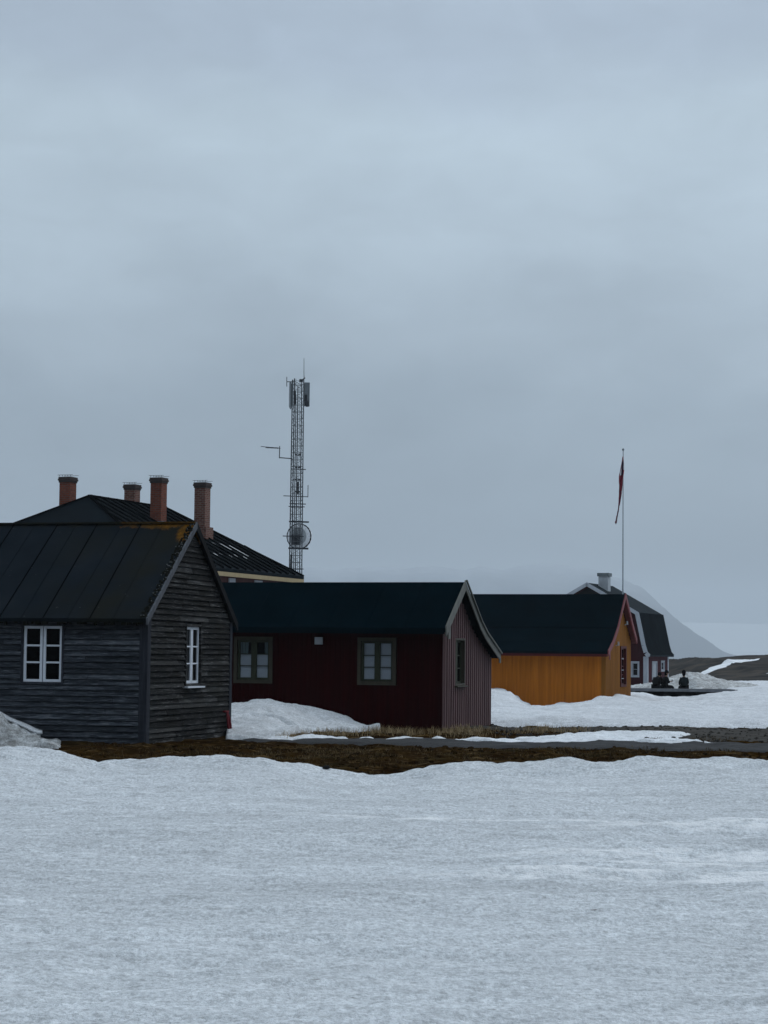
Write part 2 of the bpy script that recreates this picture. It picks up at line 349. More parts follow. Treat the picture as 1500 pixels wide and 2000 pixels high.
# ------------------------------------------------------------------ mesh helpers
class MB:
    def __init__(s): s.v = []; s.f = []
    def add(s, vs, fs):
        o = len(s.v); s.v += [tuple(v) for v in vs]; s.f += [tuple(i + o for i in f) for f in fs]; return s
    def hexa(s, p):   # p: 8 points, bottom ring 0-3, top ring 4-7
        return s.add(p, [(0, 3, 2, 1), (4, 5, 6, 7), (0, 1, 5, 4), (1, 2, 6, 5), (2, 3, 7, 6), (3, 0, 4, 7)])
    def box(s, x0, x1, y0, y1, z0, z1):
        return s.hexa([(x0, y0, z0), (x1, y0, z0), (x1, y1, z0), (x0, y1, z0), (x0, y0, z1), (x1, y0, z1), (x1, y1, z1), (x0, y1, z1)])
    def bar(s, a, b, w, h=None, up=(0, 0, 1)):
        a, b = Vector(a), Vector(b); d = (b - a).normalized(); u = Vector(up)
        if abs(d.dot(u)) > .98: u = Vector((1, 0, 0))
        r = d.cross(u).normalized(); u = r.cross(d); h = h or w; r *= w / 2; u *= h / 2
        return s.hexa([a - r - u, a + r - u, b + r - u, b - r - u, a - r + u, a + r + u, b + r + u, b - r + u])
    def tube(s, pts, rads, seg=8, cap=True):
        pts = [Vector(p) for p in pts]
        if not isinstance(rads, (list, tuple)): rads = [rads] * len(pts)
        o = len(s.v); n = len(pts)
        for i, p in enumerate(pts):
            d = (pts[min(i + 1, n - 1)] - pts[max(i - 1, 0)]).normalized()
            u = Vector((0, 0, 1)) if abs(d.z) < .9 else Vector((1, 0, 0))
            r = d.cross(u).normalized(); u = r.cross(d)
            for k in range(seg):
                a = 2 * math.pi * k / seg; s.v.append(tuple(p + (r * math.cos(a) + u * math.sin(a)) * rads[i]))
        for i in range(n - 1):
            for k in range(seg):
                k2 = (k + 1) % seg
                s.f.append((o + i * seg + k, o + i * seg + k2, o + (i + 1) * seg + k2, o + (i + 1) * seg + k))
        if cap:
            s.f.append(tuple(o + k for k in range(seg))[::-1]); s.f.append(tuple(o + (n - 1) * seg + k for k in range(seg)))
        return s
    def prism(s, poly, fn, a0, a1):
        """closed polygon 'poly' of (p,q); fn(p,q,a) -> xyz; extruded a0..a1"""
        n = len(poly); o = [fn(p, q, a0) for p, q in poly] + [fn(p, q, a1) for p, q in poly]
        fs = [tuple(range(n))[::-1], tuple(range(n, 2 * n))] + [(i, (i + 1) % n, n + (i + 1) % n, n + i) for i in range(n)]
        return s.add(o, fs)
    def ball(s, c, r, seg=10, rings=6):
        rx, ry, rz = r if isinstance(r, (tuple, list)) else (r, r, r)
        o = len(s.v)
        for i in range(rings + 1):
            t = math.pi * i / rings
            for k in range(seg):
                a = 2 * math.pi * k / seg
                s.v.append((c[0] + rx * math.sin(t) * math.cos(a), c[1] + ry * math.sin(t) * math.sin(a), c[2] + rz * math.cos(t)))
        for i in range(rings):
            for k in range(seg):
                k2 = (k + 1) % seg; s.f.append((o + i * seg + k, o + (i + 1) * seg + k, o + (i + 1) * seg + k2, o + i * seg + k2))
        return s
    def build(s, name, mat, parent=None, smooth=False, loc=None):
        me = bpy.data.meshes.new(name); me.from_pydata(s.v, [], s.f)
        bm = bmesh.new(); bm.from_mesh(me); bmesh.ops.recalc_face_normals(bm, faces=bm.faces); bm.to_mesh(me); bm.free()
        me.materials.append(mat)
        if smooth: me.polygons.foreach_set('use_smooth', [True] * len(me.polygons))
        o = bpy.data.objects.new(name, me); COL.objects.link(o)
        if parent: o.parent = parent
        if loc: o.location = loc
        return o

def tag(o, label=None, cat=None, group=None, kind=None):
    if label: o['label'] = label
    if cat: o['category'] = cat
    if group: o['group'] = group
    if kind: o['kind'] = kind
    return o
def thing(name, label, cat, loc, rotz=0, group=None):
    o = bpy.data.objects.new(name, None); COL.objects.link(o); o.location = loc; o.rotation_euler = (0, 0, rotz)
    return tag(o, label, cat, group)

# ------------------------------------------------------------------ noise and terrain
def _h(ix, iy, seed):
    n = (ix.astype(np.int64) * 374761393 + iy.astype(np.int64) * 668265263 + seed * 1442695041) & 0x7fffffff
    n = ((n ^ (n >> 13)) * 1274126177) & 0x7fffffff
    return ((n ^ (n >> 16)) & 0xffff) / 65535.0
def vnoise(x, y, seed=0):
    x = np.asarray(x, float); y = np.asarray(y, float)
    ix = np.floor(x); iy = np.floor(y); fx = x - ix; fy = y - iy
    fx = fx * fx * fx * (fx * (fx * 6 - 15) + 10); fy = fy * fy * fy * (fy * (fy * 6 - 15) + 10)
    a = _h(ix, iy, seed); b = _h(ix + 1, iy, seed); c = _h(ix, iy + 1, seed); d = _h(ix + 1, iy + 1, seed)
    return (a * (1 - fx) + b * fx) * (1 - fy) + (c * (1 - fx) + d * fx) * fy - .5
def fbm(x, y, seed=0, oct=4, gain=.5):
    s = 0; a = 1.
    for i in range(oct):
        s = s + a * vnoise(x * 2 ** i + 17.3 * i, y * 2 ** i - 9.1 * i, seed + i); a *= gain
    return s
def sstep(a, b, x):
    t = np.clip((x - a) / (b - a), 0, 1); return t * t * (3 - 2 * t)

GY = np.array([-700, 48, 85, 105, 160, 200, 400, 470, 800]); GZ = np.array([0, 0, -.5, -.5, -.6, -.9, -1.5, -9, -9])
CX = np.array([-400, 30, 39, 42, 45, 46, 47.4, 49, 52, 56, 60, 70, 110, 400])
CZ = np.array([-1.6, -1.5, -.1, .9, 1.45, 2.0, 1.7, 1.75, 2.0, 2.3, 2.35, 2.5, 2.6, 2.2])
def ground_z(x, y):
    z = np.interp(y, GY, GZ)
    crest = np.interp(x, CX, CZ)
    k = sstep(205, 300, y) * (1 - sstep(300, 420, y))
    z = z * (1 - k) + crest * k
    far = sstep(180, 260, y)
    z = z + far * (1 - sstep(430, 500, y)) * (.35 * fbm(x / 9, y / 16, 3) + .2 * fbm(x / 3, y / 8, 8))
    return z + .05 * fbm(x / 2.2, y / 2.2, 5) * (y < 250) + .085 * fbm(x / .5, y / .4, 6, 4) * ((y < 60) & (y > 25))

def grid_obj(name, X, Y, Z, keep, mat, label=None, cat=None, kind='structure', smooth=True, parent=None):
    r, c = X.shape
    idx = np.arange(r * c).reshape(r, c)
    q = np.stack([idx[:-1, :-1], idx[:-1, 1:], idx[1:, 1:], idx[1:, :-1]], -1).reshape(-1, 4)
    if keep is not None:
        k = keep.ravel(); q = q[k[q].any(1)]
    used = np.unique(q); remap = np.full(r * c, -1); remap[used] = np.arange(len(used)); q = remap[q]
    co = np.stack([X.ravel(), Y.ravel(), Z.ravel()], -1)[used]
    me = bpy.data.meshes.new(name); me.vertices.add(len(co)); me.vertices.foreach_set('co', co.ravel())
    me.loops.add(q.size); me.loops.foreach_set('vertex_index', q.ravel().astype(np.int32))
    me.polygons.add(len(q)); me.polygons.foreach_set('loop_start', np.arange(0, q.size, 4, dtype=np.int32)); me.polygons.foreach_set('loop_total', np.full(len(q), 4, np.int32))
    me.polygons.foreach_set('use_smooth', np.full(len(q), smooth))
    me.update(); me.validate()
    # make normals point up
    me.materials.append(mat)
    o = bpy.data.objects.new(name, me); COL.objects.link(o)
    if parent: o.parent = parent
    return tag(o, label, cat, None, kind)

def fan(angles, dists):
    A, D = np.meshgrid(angles, dists); return D * np.sin(A), D * np.cos(A)
def angles(fine_half, n_fine, n_coarse):
    return np.concatenate([np.linspace(-math.pi, -fine_half, n_coarse)[:-1], np.linspace(-fine_half, fine_half, n_fine), np.linspace(fine_half, math.pi, n_coarse)[1:]])

# the ground: one sheet, all round
ds = np.concatenate([np.linspace(.5, 24, 12)[:-1], np.linspace(24, 58, 200)[:-1], np.geomspace(58, 180, 60)[:-1], np.linspace(180, 460, 150)[:-1], np.linspace(460, 700, 12)])
X, Y = fan(angles(rad(16), 380, 40), ds)
g = grid_obj('ground', X, Y, ground_z(X, Y), None, M['ground'])
g.data.materials.append(M['heath'])
cen = np.zeros(len(g.data.polygons) * 3); g.data.polygons.foreach_get('center', cen)
g.data.polygons.foreach_set('material_index', (cen.reshape(-1, 3)[:, 1] > 175).astype(np.int32))

def poly_sdf(poly, x, y):
    """signed distance, positive inside"""
    P = np.array(poly, float); n = len(P); d = np.full(x.shape, 1e9); ins = np.zeros(x.shape, bool)
    for i in range(n):
        a = P[i]; b = P[(i + 1) % n]; e = b - a; wx = x - a[0]; wy = y - a[1]
        t = np.clip((wx * e[0] + wy * e[1]) / (e @ e + 1e-12), 0, 1)
        d = np.minimum(d, np.hypot(wx - e[0] * t, wy - e[1] * t))
        c = ((a[1] > y) != (b[1] > y)) & (x < (b[0] - a[0]) * (y - a[1]) / (b[1] - a[1] + 1e-12) + a[0])
        ins ^= c
    return np.where(ins, d, -d)
def U(px, d): return (px - 750) / 4000.0 * d      # metres right of the camera axis at distance d

# --- foreground snowfield: from behind the camera to the bank's edge about 29 m out
EP = np.array([-2500, -300, 0, 120, 165, 200, 260, 330, 400, 470, 540, 590, 640, 690, 740, 770, 810, 850, 920, 1000, 1100, 1200, 1310, 1370, 1500, 1800, 3800])
ET = np.array([.36, .42, .385, .33, .295, .27, .265, .285, .31, .325, .295, .23, .155, .105, .09, .095, .16, .235, .265, .28, .30, .315, .385, .385, .395, .36, .36])
def snow_front(x, y):
    u = np.where(y > 1, x / np.maximum(y, 1) * 4000 + 750, 9999 * np.sign(x))
    u = np.clip(u, -2500, 3800)
    r = np.hypot(x, y)
    front = y > 0
    top = np.interp(u, EP, ET) + .085; top = np.where(front, top, .36)
    e = 28.6 + .5 * vnoise(x / 3.1, 0 * x, 31) + .35 * vnoise(x / .8, 0 * x, 33) + .15 * vnoise(x / .25, y * 0, 35)
    edge = e - r
    top = top + (.29 - top) * sstep(2.0, 9.0, edge)
    t = top * (1 - .25 * sstep(8, 22, edge)) * sstep(-.15, 1.1, edge) ** .8
    t = t + .06 * fbm(x / 4.5, y / 3.0, 11, 3) * sstep(.3, 3, edge) * sstep(1, 6, r)
    # wind crust: small ripples across the line of sight
    t = t + (.034 * fbm(x / .62, y / .34, 21, 5, .60) + .014 * vnoise(x / 2.0, y / .22, 27)) * sstep(.0, .8, edge)
    # old ski or vehicle tracks, refrozen ridges
    for yc, x0, x1, w, hh, sl in ((14.55, .1, 30, .15, .10, .012), (13.9, 1.6, 30, .14, .06, .02), (18.0, 1.6, 30, .26, .09, -.02), (17.1, 2.8, 30, .18, .05, .0), (16.2, 1.0, 6, .2, .05, .03), (19.6, -4, 3, .2, .022, .01)):
        yy = yc + sl * x + .18 * vnoise(x / 1.7, x * 0, 41) + .1 * vnoise(x / .5, x * 0, 43)
        t = t + hh * np.exp(-((y - yy) / w) ** 2) * sstep(x0, x0 + 1.2, x) * (1 - sstep(x1, x1 + 2, x)) * (.5 + 1.1 * (vnoise(x / .6, y / .3, 47) + .5))
    # soft step at the far left where a second lobe of the bank lies on top
    t = t + .05 * sstep(-.3, .3, y - 25.2 - .35 * (x + 4.2)) * sstep(-3.6, -4.6, x) * sstep(0, .6, edge)
    t = np.where(edge < -.1, -.25, t - .03)
    return t, edge
dd = np.concatenate([np.linspace(.6, 6.5, 14)[:-1], np.geomspace(6.5, 22, 330)[:-1], np.linspace(22, 29.8, 170)])
X, Y = fan(angles(rad(14), 620, 46), dd)
T, edge = snow_front(X, Y)
grid_obj('snow_field', X, Y, ground_z(X, Y) + T, edge > -.3, M['snow'])

# --- gravel track and asphalt road, thin sheets over the ground
def sheet(name, poly, res, lift, mat, wob=.15, seed=60):
    P = np.array(poly); x0, y0 = P.min(0) - .4; x1, y1 = P.max(0) + .4
    X, Y = np.meshgrid(np.arange(x0, x1, res), np.arange(y0, y1, res * .6))
    s = poly_sdf(poly, X, Y) + wob * fbm(X / .7, Y / .35, seed)
    Z = ground_z(X, Y) + lift * np.clip(s / .12, -1, 1)
    return grid_obj(name, X, Y, Z, s > -.15, mat)
sheet('gravel_track', [(.8, 52.6), (4, 53), (14, 53.2), (30, 53.6), (60, 54), (60, 40), (14, 41.6), (9.2, 42.4), (7.0, 44.6), (4.6, 48.4), (2.6, 49.6), (1.6, 51.0)], .16, .018, M['gravel'], .25)
sheet('road', [(-3.0, 41.1), (-1.5, 41.85), (1, 42.2), (4, 42.3), (10, 42.25), (30, 42.2), (60, 42.2), (60, 37.0), (14, 37.3), (7.2, 38.1), (4, 38.9), (1.2, 39.6), (-1, 40.3)], .14, .032, M['asphalt'], .12, 64)

# --- snow behind the track, round the ochre house and the deck
SP = []   # control points (pixel column of the sight line, distance, height of the snow surface)
for px in (-900, -300, 300, 955, 1050, 1180, 1300, 1500, 1900): SP.append((px, 52.5, .13)); SP.append((px, 60, .17))
SP += [(955, 66, .36), (985, 68, .22), (1050, 70, .0), (1130, 70, .12), (1200, 68, .12), (1300, 68, .12), (1400, 70, .1), (1500, 70, .16), (1800, 70, .16)]
SP += [(900, 87, .36), (955, 86.5, .36), (983, 86, .40), (1008, 85.8, .16), (1030, 85.6, -.12), (1050, 85.4, -.37), (1075, 85.3, -.26), (1100, 85.2, -.15), (1140, 85, -.05), (1183, 84.6, .09), (1215, 86, .2), (1232, 89, .17)]
SP += [(1050, 82, -.34), (1100, 81, -.16), (983, 82, .36), (1183, 80, .05), (1232, 80, .06), (1280, 84, -.05), (1330, 84, .0), (1400, 84, .06), (1500, 84, .2), (1800, 84, .2)]
SP += [(1240, 98, .10), (1262, 98, .06), (1290, 98, -.08), (1330, 98, -.14), (1370, 98, -.10), (1400, 98, .02), (1425, 98, .13), (1450, 100, .2), (1500, 100, .25), (1800, 100, .25), (600, 98, .1), (100, 98, .1)]
SP += [(1300, 108, -.3), (1260, 108, -.3), (1350, 108, -.25), (1400, 108, -.1), (1440, 112, .15), (1500, 115, .22), (1800, 115, .2), (700, 112, 0)]
SP += [(1300, 130, -.25), (1400, 135, .0), (1450, 135, .15), (1500, 140, .15), (1800, 140, .1), (1250, 140, -.45), (700, 140, -.4), (1300, 175, -.6), (1450, 178, -.2), (1500, 178, -.2), (1800, 178, -.2)]
SP = np.array(SP)
def idw(u, d):
    w = 0; s = 0
    for px, q, z in SP:
        r2 = ((u - px) / 42.0) ** 2 + (np.log(d / q) / .075) ** 2
        k = 1 / (r2 + .04) ** 2; w = w + k; s = s + k * z
    return s / w
uu = np.concatenate([np.linspace(-2600, 760, 60)[:-1], np.linspace(760, 1560, 420)[:-1], np.linspace(1560, 3800, 50)])
dd = np.concatenate([np.geomspace(51.2, 112, 230)[:-1], np.geomspace(112, 190, 90)])
Uu, D = np.meshgrid(uu, dd); X = (Uu - 750) / 4000 * D; Y = D
S = idw(Uu, D) + .10 * fbm(X / 3.2, Y / 6, 71, 4) * sstep(54, 60, D) + .10 * fbm(X / .9, Y / 2.2, 75, 4) * sstep(52, 55, D) + .045 * fbm(X / .3, Y / .6, 77, 4)
fe = 54.0 + .35 * vnoise(X / 2.3, X * 0, 79) + .2 * vnoise(X / .6, X * 0, 81)
be = 176 + 9 * vnoise(X / 7, X * 0, 83) + 4 * vnoise(X / 2, X * 0, 85)
ed = np.minimum(D - fe, (be - D) * .2)
G = ground_z(X, Y)
Z = G + (S - G) * sstep(-.05, .9, ed) ** .7; Z = np.where(ed < 0, G - .15, Z)
grid_obj('snow_field', X, Y, Z, ed > -.25, M['snow_back'])

# --- drifts and patches of snow (each a heap of its own)
def heap(name, X, Y, T, mat, keep=None):
    Z = ground_z(X, Y) + T
    return grid_obj(name, X, Y, np.where(T < .004, ground_z(X, Y) - .06, Z), (T > 0) if keep is None else keep, mat)
# drift against the front wall of the dark red house
CPX = np.array([300, 452, 481, 507, 536, 560, 584, 613, 644, 680, 704, 722, 742, 760]); CZ2 = np.array([.5, .53, .56, .62, .63, .60, .565, .51, .43, .31, .20, .13, .06, -.05])
X, Y = np.meshgrid(np.linspace(-8.5, .4, 300), np.linspace(40.0, 52.6, 260))
u = X / Y * 4000 + 750; top = np.interp(u, CPX, CZ2); top = np.maximum(top, 0)
crest = 49.6 + .25 * vnoise(X / 1.5, X * 0, 90)
bot = np.interp(u, [300, 520, 560, 600, 700, 760], [40.9, 41.6, 43.4, 45.6, 47.3, 48.2]) + .5 * vnoise(X / .9, X * 0, 91) + .25 * vnoise(X / .3, X * 0, 92)
f = sstep(0, 1, (Y - bot) / (crest - bot)); low = .13 * sstep(0, .12, Y - bot)
T = np.where(Y < crest, np.maximum(top * np.clip(f, 0, 1) ** .8, low), top - .10 * (Y - crest))
T = T + (.07 * fbm(X / 1.6, Y / 1.2, 93) + .05 * fbm(X / .4, Y / .5, 95, 4) + .05 * np.abs(vnoise(X / .7 + Y / 1.1, Y / .9, 94))) * sstep(0, .3, Y - bot)
# a hard crust that has broken off in the front of the drift
crack = 45.4 + .35 * (X + 3.2) + .4 * vnoise(X / .9, X * 0, 96)
T = T - .20 * np.exp(-((Y - crack) / .14) ** 2) * sstep(-3.6, -2.6, X)
T = np.where((Y < bot) | (top < .02) | ((u < 449) & (Y < 44.6)), -.05, T)
heap('snow_drift', X, Y, T, M['snow_drift'])
# thin strip of snow along the far kerb of the road
X, Y = np.meshgrid(np.linspace(-5.2, 6.8, 340), np.linspace(41.2, 43.7, 60))
yc = np.interp(X, [-4, -2, 0, 2, 4, 7], [41.6, 42.15, 42.5, 42.65, 42.7, 42.6]); w = np.interp(X, [-5.2, -4, -2, 0, 2, 6.3, 6.8], [.5, .5, .35, .22, .22, .16, 0]) * (1 + .9 * vnoise(X / .8, X * 0, 97) + .5 * vnoise(X / .2, X * 0, 98))
heap('snow_strip', X, Y, np.where((np.abs(Y - yc) < w) & (X / Y * 4000 + 750 > 449), .06 + .02 * fbm(X / .3, Y / .3, 99), -.05) * sstep(0, .12, w - np.abs(Y - yc)) , M['snow_clean'])
# long tongue of snow between road and gravel track
def patch(name, pts, h, mat, ew=.6, res=.07, seed=100, wob=.2):
    P = np.array(pts); x0, y0 = P.min(0) - .3; x1, y1 = P.max(0) + .3
    X, Y = np.meshgrid(np.arange(x0, x1, res), np.arange(y0, y1, res))
    s = poly_sdf(pts, X, Y) + wob * fbm(X / .9, Y / .5, seed) * 1.0
    holes = vnoise(X / .9, Y / .5, seed + 5)
    T = h * sstep(0, ew, s) ** .6 + .03 * fbm(X / .5, Y / .4, seed + 2) * sstep(0, .3, s)
    T = np.where((s < 0) | ((holes > .40) & (s < 1.2)), -.05, T)
    return heap(name, X, Y, T, mat)
Z05 = 1.70 * 4000
def gp(px, py): d = Z05 / (py - (1279 + .01047 * (px - 750))); return (U(px, d), d)
patch('snow_patch', [gp(*p) for p in ((925, 1444), (960, 1440), (1010, 1437), (1100, 1431), (1200, 1425), (1290, 1421), (1335, 1424), (1358, 1430), (1335, 1436), (1290, 1438), (1268, 1443), (1250, 1445), (1150, 1445), (1000, 1446))], .05, M['snow_clean'])
patch('snow_patch', [gp(*p) for p in ((1240, 1447), (1300, 1446.6), (1370, 1447.2), (1410, 1449), (1370, 1449.6), (1290, 1449))], .06, M['snow_clean'], .2, .05, 110, .06)
# dirty bank in front of the weathered house, at the left edge, with a crust on top
X, Y = np.meshgrid(np.linspace(-9.0, -5.9, 200), np.linspace(36.6, 40.6, 170))
u = X / Y * 4000 + 750
top = np.interp(u, [-400, -60, 0, 12, 27, 53, 78, 86], [.66, .64, .60, .53, .44, .34, .22, .19])
lump = np.interp(u, [86, 92, 105, 120, 128], [.13, .12, .09, .05, 0])
fr = 37.55 + .22 * vnoise(X / .5, X * 0, 120) + .14 * vnoise(X / .15, X * 0, 121)
T = top * sstep(0, .75, Y - fr) ** .6 + (.09 * fbm(X / .28, Y / .28, 122) + .06 * fbm(X / .10, Y / .10, 125, 3)) * sstep(0, .2, Y - fr)
T = np.where(u < 86, T, np.where((Y > fr + .1) & (Y < 39.3), lump + .03 * fbm(X / .12, Y / .12, 123), -.05))
T = np.where(Y < fr, -.05, T); T = np.where(u > 127, -.05, T)
heap('snow_bank', X, Y, T, M['snow_dirty'])
X, Y = np.meshgrid(np.linspace(-8.8, -6.35, 90), np.linspace(38.2, 39.7, 24))
u = X / Y * 4000 + 750; top = np.interp(u, [-400, -60, 0, 12, 27, 53, 78, 88], [.66, .64, .60, .53, .44, .34, .23, .20]) + .03
crust = grid_obj('snow_crust', X, Y + .1 * vnoise(X / .3, Y / .3, 128), top + .012 * fbm(X / .2, Y / .2, 127), u < 87, M['snow_back'])
sm = crust.modifiers.new('thickness', 'SOLIDIFY'); sm.thickness = .035; sm.offset = 0
# dirty heap beyond the deck
X, Y = np.meshgrid(np.linspace(9.5, 25, 300), np.linspace(112, 126, 90)); u = X / Y * 4000 + 750
top = np.interp(u, [1100, 1180, 1270, 1300, 1315, 1330, 1345, 1365, 1385, 1400, 1412, 1425, 1445, 1480, 1540], [-.5, -.2, .25, .55, .66, .80, .88, .84, .74, .62, .52, .42, .30, .20, -.3])
T = (top + .55) * sstep(0, 3.2, Y - 113 - .8 * vnoise(X / .8, X * 0, 130)) ** .6 * (1 - .3 * sstep(118, 126, Y)) + .16 * fbm(X / .8, Y / .8, 131) + .07 * fbm(X / .25, Y / .25, 133)
heap('snow_bank', X, Y, np.where(Y < 113, -.1, T), M['snow_dirty'])
# snow lying in hollows of the far shore
def shore_patch(pts, seed, h=.22):
    P = np.array(pts); x0, y0 = P.min(0) - 1; x1, y1 = P.max(0) + 1
    X, Y = np.meshgrid(np.linspace(x0, x1, 160), np.linspace(y0, y1, 60))
    s = poly_sdf(pts, X, Y) + .6 * fbm(X / 2.5, Y / 6, seed)
    grid_obj('snow_patch', X, Y, ground_z(X, Y) + h * np.clip(s / .8, -1, 1), s > -.8, M['snow_clean'])
shore_patch([(38.6, 258.5), (41.5, 265), (45, 273), (50, 282), (53.0, 285.5), (50, 278), (46, 269), (43, 263), (40, 258)], 150)
shore_patch([(34.5, 242), (37.0, 246), (37.5, 243), (35, 240)], 152)
shore_patch([(45.0, 243), (47.5, 245), (60, 246), (60, 243), (49, 242.5), (46, 241)], 154)
shore_patch([(29.3, 192), (30.9, 195), (31.2, 192.5), (30.0, 190)], 156, .5)
shore_patch([(32.4, 190), (33.8, 193), (34.3, 190.5), (33.2, 188.5)], 158, .6)

# --- sea, glacier front and mountain far across the fjord
MB().add([(-19000, 380, -6), (19000, 380, -6), (19000, 20000, -6), (-19000, 20000, -6)], [(0, 1, 2, 3)]).build('sea', M['sea'])
bpy.data.objects['sea']['kind'] = 'structure'
xs = np.linspace(-8000, 8600, 460); ys = np.linspace(13900, 19600, 70); X, Y = np.meshgrid(xs, ys)
Z = -9 + 60 * sstep(13900, 14050, Y + 140 * fbm(X / 700, X * 0, 160)) + (255 + 24 * vnoise(X / 2100, X * 0, 161)) * sstep(14000, 18200, Y) + 9 * fbm(X / 290, Y / 480, 162)
grid_obj('glacier', X, Y, Z, None, M['glacier'])
xs = np.linspace(-8600, 2070, 520); ys = np.linspace(10400, 13800, 90); X, Y = np.meshgrid(xs, ys)
prof = np.interp(X, [-8600, -3600, -700, 600, 1010, 1250, 1400, 1536, 1656, 1752, 1836, 1920, 2016, 2070], [500, 520, 500, 515, 525, 510, 465, 372, 262, 158, 84, 30, 0, -9])
prof = prof + 22 * fbm(X / 145, X * 0, 170, 4) * sstep(-9, 120, prof)
Z = -9 + (prof + 9) * (1 - np.abs(np.clip((Y - 12100) / 1700, -1, 1)) ** 1.6) + 28 * fbm(X / 170, Y / 220, 172, 4) * sstep(0, 120, prof)
grid_obj('mountain', X, Y, Z, None, M['mountain'])

# ------------------------------------------------------------------ building kit
FRONT = lambda a, o, z: (a, -o, z)          # the wall at y = 0, looking at -y
SIDE = lambda a, o, z: (o, a, z)            # the wall at x = 0, looking at +x
def hx(mb, mp, a0, a1, o0, o1, z0, z1, o1top=None, z0b=None, z1b=None):
    """a box between a0..a1, depth o0 (inner)..o1 (outer, o1top at its top edge), z may differ at a1"""
    t = o1 if o1top is None else o1top; z0b = z0 if z0b is None else z0b; z1b = z1 if z1b is None else z1b
    return mb.hexa([mp(a0, o0, z0), mp(a1, o0, z0b), mp(a1, o1, z0b), mp(a0, o1, z0), mp(a0, o0, z1), mp(a1, o0, z1b), mp(a1, t, z1b), mp(a0, t, z1)])
def prof_z(prof, p): return float(np.interp(p, [q[0] for q in prof], [q[1] for q in prof]))
def prof_range(prof, z):
    """the span of a gable at height z under a roof profile"""
    P = np.linspace(prof[0][0], prof[-1][0], 600); Zs = np.interp(P, [q[0] for q in prof], [q[1] for q in prof]); k = P[Zs > z]
    return (k[0], k[-1]) if len(k) else None
def clap(mb, mp, z0, z1, pitch, rng, openings, seed=1, lap=.030, split=2.6):
    r = random.Random(seed); z = z0
    while z < z1 - .02:
        h = pitch * r.uniform(.9, 1.12); zt = min(z + h, z1); sp = rng((z + zt) / 2)
        if sp is None: break
        cuts = [sp[0]]; c = sp[0] + r.uniform(.5, 1) * split
        while c < sp[1] - .4: cuts.append(c); c += r.uniform(.6, 1.2) * split
        cuts.append(sp[1]); segs = list(zip(cuts[:-1], cuts[1:]))
        for oa0, oa1, oz0, oz1 in openings:
            if zt > oz0 + .01 and z < oz1 - .01:
                n = []
                for s0, s1 in segs:
                    if s1 <= oa0 or s0 >= oa1: n.append((s0, s1)); continue
                    if s0 < oa0: n.append((s0, oa0))
                    if s1 > oa1: n.append((oa1, s1))
                segs = n
        for s0, s1 in segs:
            j = r.uniform(-.004, .006); k = r.uniform(-.004, .004)
            g_ = r.uniform(.006, .017)
            hx(mb, mp, s0 + .003, s1 - .003, -.03, lap + j, z, zt - g_, -.004 + j * .5, z + k, zt - g_ + k)
        z += h
def battens(mb, mp, a0, a1, top, zb, pitch, openings, seed=1, bw=.045, proud=.024, kinds=(0, 1)):
    r = random.Random(seed); n = max(1, round((a1 - a0) / pitch)); w = (a1 - a0) / n
    for i in range(n + 1):
        a = a0 + i * w
        for kind in kinds:
            if kind == 0:
                if i == n: continue
                p0, p1, o = a + .0015, a + w - .0015, r.uniform(-.002, .003)
            else: p0, p1, o = a - bw / 2, a + bw / 2, proud + r.uniform(-.003, .003)
            if kind == 1: p0, p1 = max(p0, a0), min(p1, a1)
            m = (p0 + p1) / 2; zt0, zt1 = top(p0), top(p1)
            spans = [(zb, None)]
            for oa0, oa1, oz0, oz1 in openings:
                if m > oa0 and m < oa1: spans = [(zb, oz0), (oz1, None)]
            for s0, s1 in spans:
                hx(mb, mp, p0, p1, -.09 if kind == 0 else .004, o, s0, zt0 if s1 is None else s1, None, s0, zt1 if s1 is None else s1)
def core(mb, prof, x0, x1, W, zb, inset=.09, drop=.14):
    pts = [(inset, zb)] + [(p, prof_z(prof, p) - drop) for p in sorted([inset, W - inset] + [q[0] for q in prof if inset < q[0] < W - inset])] + [(W - inset, zb)]
    mb.prism(pts, lambda p, q, a: (a, p, q), x0 + inset, x1 - inset)
def roof_sheet(mb, prof, x0, x1, th):
    """top surface follows the profile (y,z); thickness th below"""
    low = []
    for i, (p, q) in enumerate(prof):
        a = prof[max(i - 1, 0)]; b = prof[min(i + 1, len(prof) - 1)]; d = Vector((b[0] - a[0], b[1] - a[1])).normalized()
        low.append((p + d.y * th * .5, q - th))
    mb.prism(list(prof) + low[::-1], lambda p, q, a: (a, p, q), x0, x1)
def strip_along(mb, prof, x0, x1, w, up=.012):
    """a board hung along a profile: from 'up' above the roof to w below, between x0 and x1"""
    top = [(p, q + up) for p, q in prof]; bot = [(p, q - w) for p, q in prof]
    for i in range(len(prof) - 1):
        poly = [top[i], top[i + 1], bot[i + 1], bot[i]]
        mb.prism(poly, lambda p, q, a: (a, p, q), x0, x1)
